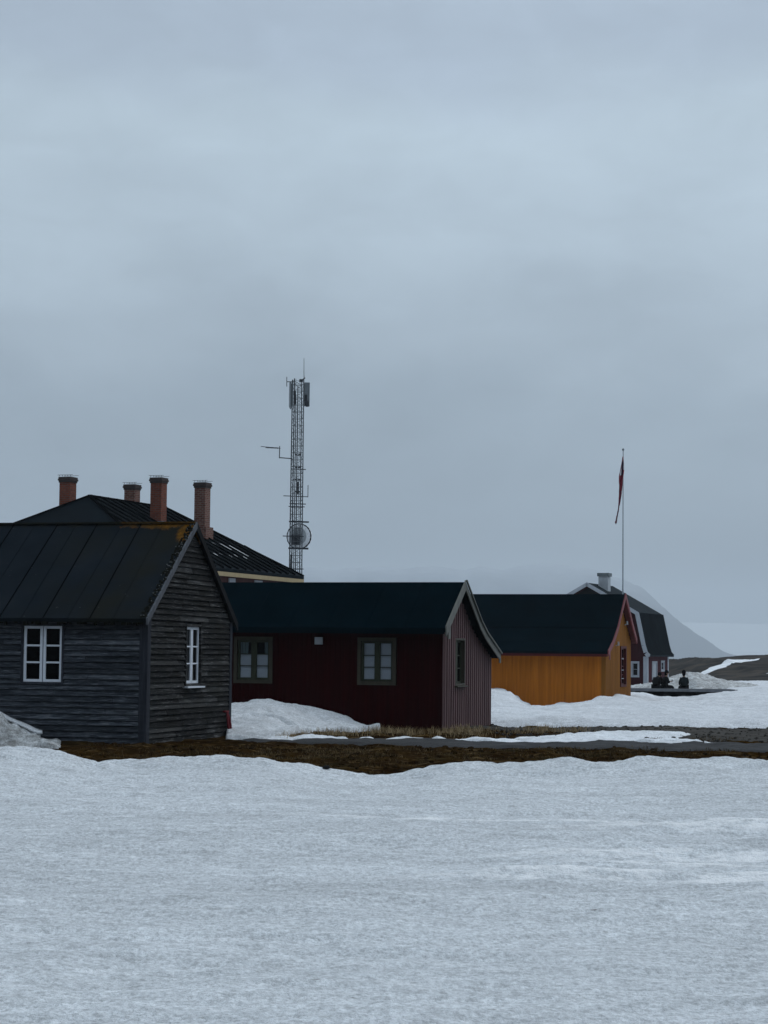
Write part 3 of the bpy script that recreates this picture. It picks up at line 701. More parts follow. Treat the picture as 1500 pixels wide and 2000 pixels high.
def window(parent, mp, a0, a1, z0, z1, sash_mat, case_mat, pane_mat, cw=.06, sw=.05, rows=3, sashes=2, so=-.03, case_out=.03, behind=None, gap=.012, sill=None, bar=.028, name='window', mullion=None):
    """window > casing (itself), sash, pane, blind"""
    mb = MB()
    for b in ((a0, a0 + cw, z0, z1), (a1 - cw, a1, z0, z1), (a0 + cw, a1 - cw, z1 - cw, z1), (a0 + cw, a1 - cw, z0, z0 + cw)): hx(mb, mp, b[0], b[1], -.095, case_out, b[2], b[3])
    w = mb.build(name, case_mat, parent)
    i0, i1, y0, y1 = a0 + cw + .004, a1 - cw - .004, z0 + cw + .004, z1 - cw - .004
    sww = (i1 - i0 - gap * (sashes - 1)) / sashes
    for k in range(sashes):
        s0 = i0 + k * (sww + gap); s1 = s0 + sww; m = MB()
        for b in ((s0, s0 + sw, y0, y1), (s1 - sw, s1, y0, y1), (s0 + sw, s1 - sw, y1 - sw, y1), (s0 + sw, s1 - sw, y0, y0 + sw)): hx(m, mp, b[0], b[1], so - .045, so, b[2], b[3])
        for r in range(1, rows):
            zc = y0 + sw + (y1 - y0 - 2 * sw) * r / rows; hx(m, mp, s0 + sw, s1 - sw, so - .04, so - .006, zc - bar / 2, zc + bar / 2)
        m.build('sash', sash_mat, w)
        p = MB(); hx(p, mp, s0 + sw * .5, s1 - sw * .5, so - .034, so - .028, y0 + sw * .5, y1 - sw * .5); p.build('pane', pane_mat, w)
    if sill:
        m = MB(); hx(m, mp, a0 - .04, a1 + .04, -.02, case_out + .07, z0 - .035, z0 - .003); m.build('sill', sill, w)
    return w

def glass_mat():
    N = NT('window_glass'); N.t.nodes.remove(N.b)
    tr = N.n('ShaderNodeBsdfTransparent'); gl = N.n('ShaderNodeBsdfGlossy'); gl.inputs['Roughness'].default_value = .05
    gl.inputs['Color'].default_value = (.8, .85, .9, 1); mx = N.n('ShaderNodeMixShader'); mx.inputs[0].default_value = .02
    N.l(tr.outputs[0], mx.inputs[1]); N.l(gl.outputs[0], mx.inputs[2]); N.l(mx.outputs[0], N.o.inputs[0]); return N.m
M['glass'] = glass_mat()

# ------------------------------------------------------------------ weathered grey house
h = thing('weathered_house', 'unpainted grey weathered timber house with lichen-stained black roof, nearest of the houses', 'house', (-4.509, 39.236, 0), rad(-15))
L, W = 7.4, 4.84
prof = [(-.22, 2.40), (2.42, 4.40), (5.04, 2.40)]
ow = (-2.60, -1.70, 1.12, 2.30); og = (2.06, 2.98, 1.09, 2.34)
mb = MB(); core(mb, prof, -L, 0, W, -.05); mb.box(-L + .1, -.1, .085, .095, -.05, 2.3)
clap(mb, FRONT, .02, 2.46, .108, lambda z: (-L, -.13), [ow], 3)
mb.build('wall', M['wood_front'], h)
mb = MB(); clap(mb, SIDE, .0, 4.30, .108, lambda z: (lambda r: None if r is None else (max(r[0] + .02, .13), min(r[1] - .02, W - .10)))(prof_range(prof, z + .12)), [og], 5, .032, 1.9)
mb.build('gable_wall', M['wood_gable'], h)
mb = MB(); hx(mb, FRONT, -.135, .030, -.08, .032, -.02, 2.40); mb.build('corner_board', M['wood_trim'], h)
mb = MB(); hx(mb, SIDE, -.030, .135, -.08, .032, -.02, 2.45); mb.build('corner_board', M['wood_trim'], h)
mb = MB(); hx(mb, SIDE, W - .11, W + .03, -.08, .034, -.02, 2.42); mb.build('corner_board', M['wood_trim'], h)
mb = MB(); roof_sheet(mb, prof, -L - .2, .06, .075)
r = random.Random(4); x = -.62; dark = MB(); kk = 0
while x > -L:                       # overlapping felt strips, lapped seams down the slope
    for (p0, q0), (p1, q1) in ((prof[0], prof[1]), (prof[2], prof[1])):
        (dark if kk % 2 else mb).bar((x, p0, q0 + .006), (x + r.uniform(-.03, .03), p1, q1 + .005), .017 if kk % 2 else .020, .012)
    x -= r.uniform(.44, .52); kk += 1
mb.bar((-L - .2, 2.42, 4.405), (.06, 2.42, 4.405), .16, .035)
rf = mb.build('roof', M['lichen_roof'], h); dark.build('seam', M['seam'], rf)
mb = MB(); strip_along(mb, prof[:2], .062, .10, .12); mb.build('bargeboard', M['wood_verge'], h)
mb = MB(); strip_along(mb, prof[1:], .062, .10, .16); mb.build('bargeboard', M['wood_black'], h)
mb = MB()                           # ragged eaves: torn felt and moss hanging over the wall
r = random.Random(9)
for i in range(110):
    a = -r.uniform(.02, L); w_ = r.uniform(.02, .09)
    mb.box(a, a + w_, -.20, -.14 + r.uniform(0, .06), 2.335 - r.uniform(0, .075), 2.40)
tag(mb.build('eaves_moss', M['moss'], h), kind='stuff')
mb = MB()
for i in range(170):                # clumps of moss and pale lichen on the verge
    t = r.random(); y = -.2 + 2.62 * t; z = 2.40 + 2.0 * t
    mb.ball((.03 + r.uniform(-.10, .03), y, z + r.uniform(.0, .02)), (r.uniform(.015, .04), r.uniform(.015, .05), r.uniform(.012, .035)), 6, 4)
tag(mb.build('verge_moss', M['moss'], h), kind='stuff')
mb = MB()
for i in range(46):
    t = min(.97, max(.02, r.gauss(.55, .28))); y = -.2 + 2.62 * t; z = 2.40 + 2.0 * t
    mb.ball((.02 + r.uniform(-.11, .035), y, z + .022), (r.uniform(.010, .022), r.uniform(.012, .03), .014), 6, 4)
tag(mb.build('lichen', M['moss_pale'], h), kind='stuff')
w = window(h, FRONT, *ow, M['white_paint'], M['wood_trim'], M['glass_dark'], .045, .052, 3, 2, -.006, .028, gap=.02, bar=.035)
w = window(h, SIDE, *og, M['white_paint'], M['wood_gable'], M['glass_dark'], .05, .055, 3, 2, -.018, .032, gap=.015, sill=M['white_paint'])

# red rope hanging in a loop at the far bottom corner of the gable
mb = MB()
pts = [(.05, 4.55, .52), (.075, 4.60, .40), (.085, 4.66, .25), (.09, 4.72, .08), (.10, 4.76, -.04)]
mb.tube(pts, [.022, .03, .034, .03, .02], 8)
pts = [(.05, 4.55, .52), (.06, 4.56, .36), (.07, 4.60, .20), (.085, 4.66, .06), (.10, 4.74, -.03)]
mb.tube(pts, [.02, .026, .028, .026, .02], 8)
mb.bar((-.01, 4.44, .535), (.06, 4.60, .525), .05, .04)
o = mb.build('rope', M['red_rope'], None, True); o.location = (-4.509, 39.236, 0); o.rotation_euler = (0, 0, rad(-15))
tag(o, 'red rope hanging in a loop at the bottom corner of the weathered grey house', 'rope')

# ------------------------------------------------------------------ dark red house
h = thing('red_house', 'long low dark red board house with olive window frames and bell-cast roof', 'house', (1.451, 49.665, 0), rad(-18))
L, W = 8.4, 4.46
prof = [(-.60, 2.41), (1.10, 3.575), (2.53, 2.615), (3.1, 2.33), (4.55, 1.80)]
w1 = (-5.42, -4.39, 1.02, 2.18); w2 = (-2.16, -1.17, 1.02, 2.18); og = (1.02, 1.90, 1.02, 2.19)
mb = MB(); core(mb, prof, -L, 0, W, -.1); battens(mb, FRONT, -L, .0, lambda a: 2.70, -.08, .125, [w1, w2], 3, .04, .016)
mb.build('wall', M['red_wall'], h)
for kd, nm, mt in ((0, 'gable_wall', 'red_gable'), (1, 'battens', 'red_batten')):
    mb = MB(); battens(mb, SIDE, .0, W, lambda a: prof_z(prof, a) - .10, -.08, .19, [og], 7, .07, .034, (kd,)); mb.build(nm, M[mt], h)
mb = MB(); roof_sheet(mb, prof, -L - .3, .24, .10)
x = -.8
while x > -L:                       # lapped felt joints
    mb.bar((x, -.58, 2.424), (x, 1.09, 3.571), .03, .008); x -= 1.0
mb.build('roof', M['red_roof'], h)
mb = MB(); mb.box(-L - .3, .22, -.625, -.602, 2.27, 2.405); mb.build('fascia', M['red_roof'], h)
# wide boards on the near slope, a doubled board on the far one
mb = MB(); strip_along(mb, [(-.60, 2.41), (1.10, 3.575)], .242, .272, .20, .05); hx(mb, SIDE, -.42, -.22, .242, .27, 2.16, 2.42); mb.build('bargeboard', M['olive_pale'], h)
far_ = prof[1:]
mb = MB(); strip_along(mb, far_, .242, .268, .17, .0); hx(mb, SIDE, 4.42, 4.56, .242, .268, 1.58, 1.70); mb.build('bargeboard', M['olive_pale'], h)
mb = MB(); strip_along(mb, far_, .27, .31, -.012, .055); mb.build('bargeboard', M['olive_pale'], h)
for q, (a0, a1, z0, z1) in enumerate((w1, w2)):
    w = window(h, FRONT, a0, a1, z0, z1, M['olive'], M['olive_wood'], M['glass'], .085, .055, 3, 2, -.02, .045, gap=.035, bar=.022)
    m = MB(); hx(m, FRONT, (a0 + a1) / 2 - .035, (a0 + a1) / 2 + .035, -.06, -.012, z0 + .09, z1 - .09); m.build('mullion', M['olive'], w)
    i0, i1 = a0 + .12, a1 - .12; top = z1 - .13 if q else z0 + .13 + (z1 - z0 - .26) * .665
    m = MB(); hx(m, FRONT, i0, i1, -.084, -.076, z0 + .1, top); m.build('blind', M['blind'], w)
    if not q:
        for b0, b1 in ((i0 + .0, i0 + .22), (i1 - .13, i1)):
            m = MB(); n = 14
            for k in range(n):
                c0 = b0 + (b1 - b0) * k / n; c1 = b0 + (b1 - b0) * (k + 1) / n; d = .006 * (k % 2)
                hx(m, FRONT, c0, c1, -.086, -.078 + d, top + .01, z1 - .11)
            m.build('curtain', M['curtain'], w)
        m = MB(); hx(m, FRONT, i0 - .05, i1 + .05, -.0895, -.087, top, z1 - .1); m.build('room_shade', M['room_shade'], w)  # near-black sheet paints the shade of the unlit interior behind the glass
window(h, SIDE, *og, M['olive'], M['olive_wood'], M['glass_dark'], .05, .05, 3, 2, -.055, .04, gap=.02, sill=M['olive_wood'])
mb = MB(); hx(mb, FRONT, -3.27, -3.07, .017, .06, 2.00, 2.18); hx(mb, FRONT, -3.25, -3.09, .06, .068, 2.02, 2.16); mb.build('vent', M['vent'], h)

# ------------------------------------------------------------------ ochre yellow house
h = thing('yellow_house', 'ochre yellow board house with red trim standing behind a snow drift', 'house', (9.226, 85.0, 0), rad(-18))
L, W = 8.5, 5.35; ZB = -.9
prof = [(-.70, 1.985), (.3, 2.40), (1.27, 2.985), (2.95, 4.46), (4.5, 3.22), (5.45, 2.55)]
og = (3.05, 4.25, .50, 2.24)
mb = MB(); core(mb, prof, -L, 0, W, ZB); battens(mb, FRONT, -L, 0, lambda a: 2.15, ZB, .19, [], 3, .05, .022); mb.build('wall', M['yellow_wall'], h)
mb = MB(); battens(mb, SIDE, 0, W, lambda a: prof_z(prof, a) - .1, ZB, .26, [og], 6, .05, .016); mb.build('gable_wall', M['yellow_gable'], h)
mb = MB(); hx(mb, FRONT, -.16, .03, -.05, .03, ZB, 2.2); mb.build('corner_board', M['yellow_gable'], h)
mb = MB(); roof_sheet(mb, prof, -L - .3, .24, .10); mb.bar((-L - .3, 1.25, 2.985), (.24, 1.25, 2.985), .05, .03); mb.build('roof', M['red_roof'], h)
mb = MB(); mb.box(-L - .2, .2, -.69, -.50, 1.78, 1.885); mb.build('fascia', M['dark_red'], h)
mb = MB(); strip_along(mb, prof[:4], .242, .285, .17, .05); hx(mb, SIDE, -.46, -.28, .242, .275, 1.66, 1.98); mb.build('bargeboard', M['red_trim'], h)
mb = MB(); strip_along(mb, prof[3:], .242, .285, .19, .05); mb.build('bargeboard', M['red_trim'], h)
mb = MB(); strip_along(mb, prof[3:], .05, .24, .19, -.105); mb.build('soffit_board', M['dark_red'], h)
window(h, SIDE, *og, M['dark_red'], M['dark_red'], M['glass_dark'], .10, .05, 4, 2, -.05, .05, gap=.02, bar=.05)
for z in (.84, 1.20, 1.68):
    mb = MB(); hx(mb, SIDE, 3.12, 3.55, .05, .07, z, z + .03); mb.build('window_bar', M['gam_white'], h)
for (a, z) in ((4.0, 3.20), (2.1, 2.29)):
    mb = MB(); mb.bar((.01, a, z - .04), (.14, a, z + .0), .035, .035); mb.tube([(.12, a, z - .03), (.12, a, z + .13)], [.045, .035], 8); mb.build('insulator', M['gam_white'], h)

# ------------------------------------------------------------------ maroon house with a gambrel roof
h = thing('gambrel_house', 'tall maroon house with gambrel roof, white trim and white chimney beyond the yellow one', 'house', (20.63, 160, 0), rad(-22))
L, W, ZB = 9.56, 6.65, -.72
gp_ = [(.34, 1.96), (.12, 2.20), (-.05, 2.75), (-.58, 5.24), (-4.78, 7.60), (-8.98, 5.24), (-9.5, 2.75), (-9.7, 2.20), (-9.9, 1.96)][::-1]
gz = lambda a: prof_z(gp_, a)
og = (-1.30, -.62, .22, 1.46)
mb = MB()
pts = [(-L + .1, ZB), (-L + .1, 1.95), (-8.9, 5.0), (-4.78, 7.3), (-.66, 5.0), (-.1, 1.95), (-.1, ZB)]
mb.prism(pts, lambda p, q, a: (p, a, q), .1, W - .1)
battens(mb, FRONT, -L, 0, lambda a: gz(a) - .2, ZB, .3, [og], 5, .05, .02)
mb.build('wall', M['gam_wall'], h)
s1 = (1.45, 3.0, .0, 1.48); s2 = (4.25, 5.35, .66, 1.54)
mb = MB(); battens(mb, SIDE, 0, W, lambda a: 1.98, ZB, .3, [s1, s2], 5, .05, .02); mb.build('side_wall', M['gam_side'], h)
def yroof(mb, prof, y0, y1, th):
    low = [(p, q - th) for p, q in prof]
    mb.prism(list(prof) + low[::-1], lambda p, q, a: (p, a, q), y0, y1)
mb = MB(); yroof(mb, gp_[3:6], -.38, W + .55, .12); mb.build('upper_roof', M['gam_roof'], h)
for seg in (gp_[5:], gp_[:4]):
    mb = MB(); yroof(mb, seg, -.38, W + .55, .12)
    n = 34
    for k in range(n + 1):                           # corrugations down the steep slope
        y = -.36 + (W + .88) * k / n
        for a, b in zip(seg[:-1], seg[1:]): mb.bar((a[0], y, a[1] + .01), (b[0], y, b[1] + .01), .09, .05, (0, 1, 0))
    mb.build('lower_roof', M['gam_roof'], h)
def ystrip(seg, y0, y1, w, up):
    mb = MB()
    for a, b in zip(seg[:-1], seg[1:]):
        d = Vector((b[0] - a[0], b[1] - a[1])).normalized(); n = Vector((-d.y, d.x)) if True else None
        if n.y < 0 and abs(n.y) > .01: n = -n
        poly = [(a[0] + n.x * up, a[1] + n.y * up), (b[0] + n.x * up, b[1] + n.y * up), (b[0] - n.x * w, b[1] - n.y * w), (a[0] - n.x * w, a[1] - n.y * w)]
        mb.prism(poly, lambda p, q, t: (p, t, q), y0, y1)
    return mb
for seg, bw_ in ((gp_[3:5], .24), (gp_[4:6], .24), (gp_[5:], .30), (gp_[:4], .30)): ystrip(seg, -.44, -.385, bw_, .03).build('bargeboard', M['gam_white'], h)
mb = MB(); mb.box(.02, .32, -.4, W + .5, 1.84, 1.945); mb.build('eaves_board', M['gam_white'], h)
mb = MB(); hx(mb, FRONT, -.30, .035, -.05, .04, ZB, 1.84); mb.build('corner_board', M['gam_white'], h)
mb = MB(); hx(mb, SIDE, -.03, .26, -.05, .04, ZB, 1.84); mb.build('corner_board', M['gam_white'], h)
mb = MB(); hx(mb, SIDE, W - .28, W + .03, -.05, .04, ZB, 1.84); mb.build('corner_board', M['gam_white'], h)
mb = MB(); hx(mb, FRONT, -L, -.3, .02, .05, 1.98, 2.12); mb.build('belt_board', M['gam_wall'], h)
mb = MB(); mb.prism([(-8.1, 5.35), (-4.78, 7.22), (-1.46, 5.35)], lambda p, q, a: (p, a, q), -.05, -.027); mb.build('gable_cladding', M['black_cloth'], h)
window(h, FRONT, *og, M['gam_white'], M['gam_white'], M['glass_dark'], .10, .07, 2, 1, -.03, .05)
w = window(h, SIDE, *s1, M['gam_white'], M['gam_white'], M['glass_dark'], .10, .10, 1, 2, -.02, .05)
m = MB(); hx(m, SIDE, 1.6, 2.1, -.044, -.036, .1, 1.38); hx(m, SIDE, 2.4, 2.85, -.044, -.036, .1, 1.38); m.build('curtain', M['vent'], w)
w = window(h, SIDE, *s2, M['gam_white'], M['gam_white'], M['glass_dark'], .10, .08, 2, 1, -.02, .05)
mb = MB(); mb.box(-1.95, -1.45, -.55, -.02, 1.42, 1.50); mb.ball((-1.62, -.40, 1.24), (.14, .14, .16), 10, 6); mb.tube([(-1.62, -.4, 1.42), (-1.62, -.4, 1.3)], .03); mb.build('porch_lamp', M['gam_white'], h)
# chimney
ch = MB(); ch.box(-4.50, -3.72, 1.9, 2.7, 6.6, 8.20); c = ch.build('chimney', M['chim_white'], h)
ch = MB(); ch.box(-4.59, -3.63, 1.81, 2.79, 8.20, 8.46); ch.build('cap', M['chim_grey'], c)

# ------------------------------------------------------------------ brick-red house with a hipped metal roof
TH = rad(21)
h = thing('hip_roof_house', 'large brick-red house with black hipped metal roof rising behind the weathered one', 'house', (-9.2, 83.7, 0), -TH)
RX_, W, LL, EZ, RZ = -5.85, 11.7, 14.1, 5.43, 8.62
Y1, Y2 = 4.6, 12.0
A, B, C_, D_ = (.3, -.3, EZ), (.3, LL + .3, EZ), (-W - .3, LL + .3, EZ), (-W - .3, -.3, EZ)
R1, R2 = (RX_, Y1, RZ), (RX_, Y2, RZ)
dn = lambda p, d=.14: (p[0], p[1], p[2] - d)
mb = MB(); mb.add([A, B, C_, D_, R1, R2, dn(A), dn(B), dn(C_), dn(D_)], [(0, 1, 5, 4), (2, 3, 4, 5), (3, 0, 4), (1, 2, 5), (6, 9, 8, 7), (0, 6, 7, 1), (1, 7, 8, 2), (2, 8, 9, 3), (3, 9, 6, 0)])
rf = mb.build('roof', M['brickroof'], h)
mb = MB()
def roofz(x, y):
    """height of the hipped roof over a point"""
    fx = (.3 - x) / (.3 - RX_) if x > RX_ else (x + W + .3) / (RX_ + W + .3)
    f1 = (y + .3) / (Y1 + .3); f2 = (LL + .3 - y) / (LL + .3 - Y2)
    return EZ + (RZ - EZ) * min(fx, f1, f2, 1)
def xtop(y): return .3 + (RX_ - .3) * min(1, (y + .3) / (Y1 + .3), (LL + .3 - y) / (LL + .3 - Y2))
y = .1
while y < LL + .2:                                   # standing seams, blackened and widened to paint in their shadows
    xt = xtop(y)
    mb.bar((.29, y, roofz(.29, y) + .03), (xt, y, roofz(xt, y) + .03), .10, .08, (0, 1, 0))
    y += .78
for a, b in ((A, R1), (R1, R2), (B, R2), (D_, R1)): mb.bar(Vector(a) + Vector((0, 0, .03)), Vector(b) + Vector((0, 0, .03)), .14, .06)
mb.build('seam', M['seam'], rf)
mb = MB(); r = random.Random(15)
for (y, x, n) in [(1.0, -1.2, .5), (1.5, -.7, .25), (5.0, -1.1, .3), (5.5, -2.0, .8), (5.95, -2.1, 1.1), (6.4, -1.9, 1.0), (6.4, -.95, .3), (6.9, -1.5, 1.1), (7.35, -.9, .3), (7.35, -2.0, .3), (7.8, -1.0, .28), (8.7, -.9, .25), (9.2, -1.0, .28), (9.2, -2.1, .3), (9.65, -1.0, .3), (10.1, -2.1, .3), (10.55, -1.7, .9), (10.95, -1.2, 1.6), (10.55, -.9, .3), (4.1, -1.3, .4)]:
    y0 = .1 + .78 * round((y - .1) / .78) + .10; y1 = y0 + r.uniform(.12, .24)
    n *= .6; mb = MB(); P = [(x, y0), (x - n, y0), (x - n, y1), (x, y1)]
    mb.hexa([(p, q, roofz(p, q) + .005) for p, q in P] + [(p, q, roofz(p, q) + .05) for p, q in P]); mb.build('roof_snow', M['snow_clean'], rf)
mb = MB(); mb.box(-W - .28, .30, -.30, -.26, EZ - .33, EZ - .145); mb.box(.26, .30, -.26, LL + .3, EZ - .33, EZ - .145); mb.build('fascia', M['fascia'], h)
mb = MB(); mb.box(-W, 0, 0, LL, -.3, EZ - .141); mb.build('wall', M['maroon'], h)
mb = MB(); mb.box(-.05, .04, LL - .25, LL + .04, 0, EZ - .41); mb.build('corner_board', M['gam_white'], h)
for y, w_ in ((1.2, .7), (4.0, .7), (6.70, .60), (9.40, .80), (11.95, .74)):
    window(h, SIDE, y, y + w_, 3.5, 5.06, M['gam_white'], M['gam_white'], M['glass_dark'], .12, .05, 3, 2, .05, .06)
def chimney(x, y, top, mat, s=.36, base=None):
    z0 = roofz(x, y) - .5
    m = MB(); m.box(x - s, x + s, y - s, y + s, z0, top - .22)
    c = m.build('chimney', mat, h)
    m = MB()
    for k, e in enumerate((.03, .06, .04)): m.box(x - s - e, x + s + e, y - s - e, y + s + e, top - .22 + k * .085, top - .22 + (k + 1) * .085 - .003)
    m.build('cap', M['brick_cap'], c)
    m = MB()
    for k in range(5):
        t = -s + 2 * s * k / 4; m.bar((x + t, y - s, top + .05), (x + t, y - s, top + .11), .015)
    m.bar((x - s - .1, y - s, top + .12), (x + s + .1, y - s, top + .12), .02, .016); m.bar((x - s - .1, y + s, top + .12), (x + s + .1, y + s, top + .12), .02, .016)
    m.build('wire_guard', M['steel_dark'], c)
    if base:
        m = MB(); zb = roofz(x + s, y); m.box(x - s - .12, x + s + .12, y - s - .12, y + s + .12, zb - .3, zb + base); m.build('flashing', M['chim_grey'] if base < .3 else M['brick_pale'], c)
CHIM = [(-7.5, 5.6, 9.53, 'brick', None), (-7.1, 10.95, 9.62, 'brick_pale', None), (-4.1, 7.85, 9.62, 'brick', .10), (-3.1, 10.3, 9.58, 'brick_pale', .5)]
for x, y, t, m_, b in CHIM: chimney(x, y, t, M[m_], .275, b)

# ------------------------------------------------------------------ lattice mast
tw = thing('lattice_mast', 'tall galvanised lattice radio mast carrying antennas and a dish', 'radio mast', (-5.36, 125, 0), rad(15))
HT = 18.6
def leg_xy(k, z): s = .335 - .045 * z / HT; return ((-s, s, s, -s)[k], (-s, -s, s, s)[k])
for k in range(4):
    mb = MB(); mb.tube([(*leg_xy(k, 0), -1), (*leg_xy(k, HT), HT)], .036, 6); mb.build('leg', M['steel'] if k in (1, 2) else M['steel_dark'], tw)
mb = MB(); z = .2; n = 0
while z < HT - .05:
    z2 = min(z + .42, HT)
    for k in range(4):
        a = (*leg_xy(k, z), z); b = (*leg_xy((k + 1) % 4, z), z); c2 = (*leg_xy((k + 1) % 4, z2), z2); d2 = (*leg_xy(k, z2), z2)
        mb.bar(a, b, .024); mb.bar(*((a, c2) if n % 2 else (b, d2)), .018)
    z = z2; n += 1
mb.build('bracing', M['steel'], tw)
mb = MB()
for s in (-.16, .10): mb.tube([(s, -.1, 0), (s, -.1, HT)], .016, 5)
z = .3
while z < HT: mb.bar((-.16, -.1, z), (.10, -.1, z), .014); z += .28
mb.build('ladder', M['steel'], tw)
mb = MB(); mb.tube([(.02, .12, 0), (.02, .12, HT - .4)], .035, 6); mb.tube([(-.08, .16, 0), (-.08, .16, HT - 1)], .02, 6); mb.build('cable_run', M['steel_dark'], tw)
mb = MB(); mb.tube([(-.56, -.30, -.5), (-.36, -.36, 7.8)], .05, 6); mb.build('cable_duct', M['steel_dark'], tw)
def mz(py): return 1.76 + (1277.2 - py) * 125 / 4000
def mx(px, py): return (px - 578 - (1277 - py) * .0105 * 1.0) / 4000 * 125 / math.cos(rad(15))
def clamp(py, x0, x1, w=.05, y=-.42):
    m = MB(); m.bar((mx(x0, py), y, mz(py)), (mx(x1, py), y, mz(py)), w); m.build('cross_arm', M['steel_dark'], tw)
for q in ((917, 567, 596, .05), (985, 565, 596, .055), (990.5, 563, 594, .05), (1112, 570, 592, .05), (1048.5, 552, 592, .055)): clamp(*q)
for q in ((1020, 564, 602, .09), (1072, 563, 601, .11)): clamp(*q)
for py in (888, 912.5, 936.5, 960.5):                 # small junction boxes up the middle
    m = MB()
    for s in (-.10, .10): m.box(s - .065, s + .065, -.2, -.08, mz(py) - .045, mz(py) + .045)
    m.build('junction_box', M['steel_dark'], tw)
m = MB(); m.box(.0, .09, -.25, -.12, mz(966), mz(941)); m.build('junction_box', M['steel_dark'], tw)
# sector panels at the top
m = MB(); m.box(mx(594.5, 770), mx(604, 770), -.30, -.12, mz(792), mz(745)); p = m.build('sector_panel', M['panel'], tw)
m = MB(); m.box(mx(594, 783), mx(598.5, 783), -.36, -.305, mz(782), mz(770)); m.ball((mx(598.5, 787), -.36, mz(787)), (.12, .08, .22), 8, 6); m.box(mx(597, 790), mx(602, 790), -.37, -.306, mz(793), mz(783)); m.build('radio_unit', M['steel_dark'], p)
m = MB(); m.box(mx(567, 770), mx(569.3, 770), -.2, .15, mz(793), mz(745)); m.hexa([(mx(567, 790), -.2, mz(793)), (mx(569.3, 790), -.2, mz(793)), (mx(569.3, 790), .15, mz(793)), (mx(567, 790), .15, mz(793)), (mx(569, 790), -.15, mz(798)), (mx(569.6, 790), -.15, mz(798)), (mx(569.6, 790), .1, mz(798)), (mx(569, 790), .1, mz(798))]); m.build('sector_panel', M['panel_pale'], tw)
m = MB(); m.box(mx(570.5, 770), mx(571.8, 770), -.36, .1, mz(794), mz(748)); m.build('sector_panel', M['panel'], tw)
m = MB(); m.box(mx(573.5, 770), mx(577.5, 770), -.30, -.2, mz(790), mz(763)); m.build('radio_unit', M['steel_dark'], tw)
m = MB(); m.box(mx(585, 742), mx(591, 742), -.3, -.1, mz(744), mz(739)); m.bar((mx(590, 742), -.2, mz(741)), (mx(595.5, 736), -.2, mz(735.5)), .07); m.build('bracket', M['steel_dark'], tw)
m = MB(); m.tube([(mx(593.5, 735), -.2, mz(737)), (mx(593.5, 697), -.2, mz(697))], [.022, .016], 6); m.build('whip_antenna', M['steel'], tw)
m = MB(); m.tube([(mx(595, 735), -.2, mz(735.5)), (mx(595, 731), -.2, mz(731.5))], [.05, .035], 8); m.build('beacon', M['dish_white'], tw)
m = MB(); m.tube([(mx(559.5, 755), -.3, mz(755)), (mx(559.5, 736), -.3, mz(736))], .022, 6); m.bar((mx(559.5, 745), -.3, mz(745.5)), (mx(574, 745), -.3, mz(745)), .045); m.build('dipole_antenna', M['steel_dark'], tw)
m = MB(); m.bar((mx(545, 896), -.4, mz(895.6)), (mx(570, 897), -.36, mz(896.6)), .055); m.tube([(mx(545, 896), -.4, mz(897)), (mx(545.6, 873), -.4, mz(873))], .028, 6)
m.bar((mx(509.5, 875), -.4, mz(875)), (mx(547, 878), -.4, mz(877.5)), .035)
for k in range(9):
    x_ = 520 + 2.7 * k; m.bar((mx(x_, 876.5), -.56, mz(876.6 + .05 * k)), (mx(x_, 876.5), -.24, mz(876.6 + .05 * k)), .03, .06)
m.build('yagi_antenna', M['steel_dark'], tw)
m = MB(); m.bar((mx(553, 970), -.4, mz(970)), (mx(600, 970.5), -.4, mz(970.5)), .045); m.tube([(mx(600.3, 971), -.4, mz(971.5)), (mx(600.6, 947), -.4, mz(947.5))], .022, 6); m.build('rod_antenna', M['steel_dark'], tw)
# drum dish behind the mast, seen from its back
di = MB(); R = .76; c0 = Vector((mx(590, 1047), .62, mz(1046.5))); ax = Vector((.50, .80, .0)).normalized(); s1_ = ax.cross(Vector((0, 0, 1))).normalized()
ringp = lambda rr, dd, k, n=40: c0 + ax * dd + (s1_ * math.cos(2 * math.pi * k / n) + Vector((0, 0, 1)) * math.sin(2 * math.pi * k / n)) * rr
n = 40; prof_d = [(.0, -.30), (.34, -.26), (.56, -.16), (.70, -.04), (R, .04), (R, .30), (R - .02, .30), (R - .03, .06), (.3, -.2)]
o0 = [ringp(rr, dd_, k) for rr, dd_ in prof_d for k in range(n)]
di.add(o0, [(i * n + k, i * n + (k + 1) % n, (i + 1) * n + (k + 1) % n, (i + 1) * n + k) for i in range(len(prof_d) - 1) for k in range(n)])
d = di.build('dish_antenna', M['dish_white'], tw, True)
m = MB(); m.add([ringp(rr, dd_, k) for rr, dd_ in ((.01, -.312), (.34, -.272), (.55, -.176)) for k in range(n)], [(i * n + k, i * n + (k + 1) % n, (i + 1) * n + (k + 1) % n, (i + 1) * n + k) for i in range(2) for k in range(n)]); m.build('back_plate', M['dish_grey'], d)
m = MB()
for k in range(0, 40, 5): m.bar(ringp(.06, -.30, k), ringp(.68, -.05, k), .03)
m.build('rib', M['steel_dark'], d)
m = MB()
for k in range(40): m.bar(ringp(R + .015, .04, k), ringp(R + .015, .04, k + 1), .05 if k % 2 else .07)
m.build('rim', M['steel_dark'], d)
m = MB(); m.tube([c0 - ax * .3, (.2, .25, c0.z)], .09, 8); m.box(-.22, .2, -.1, .45, c0.z - .55, c0.z + .05); m.build('dish_mount', M['steel_dark'], tw)

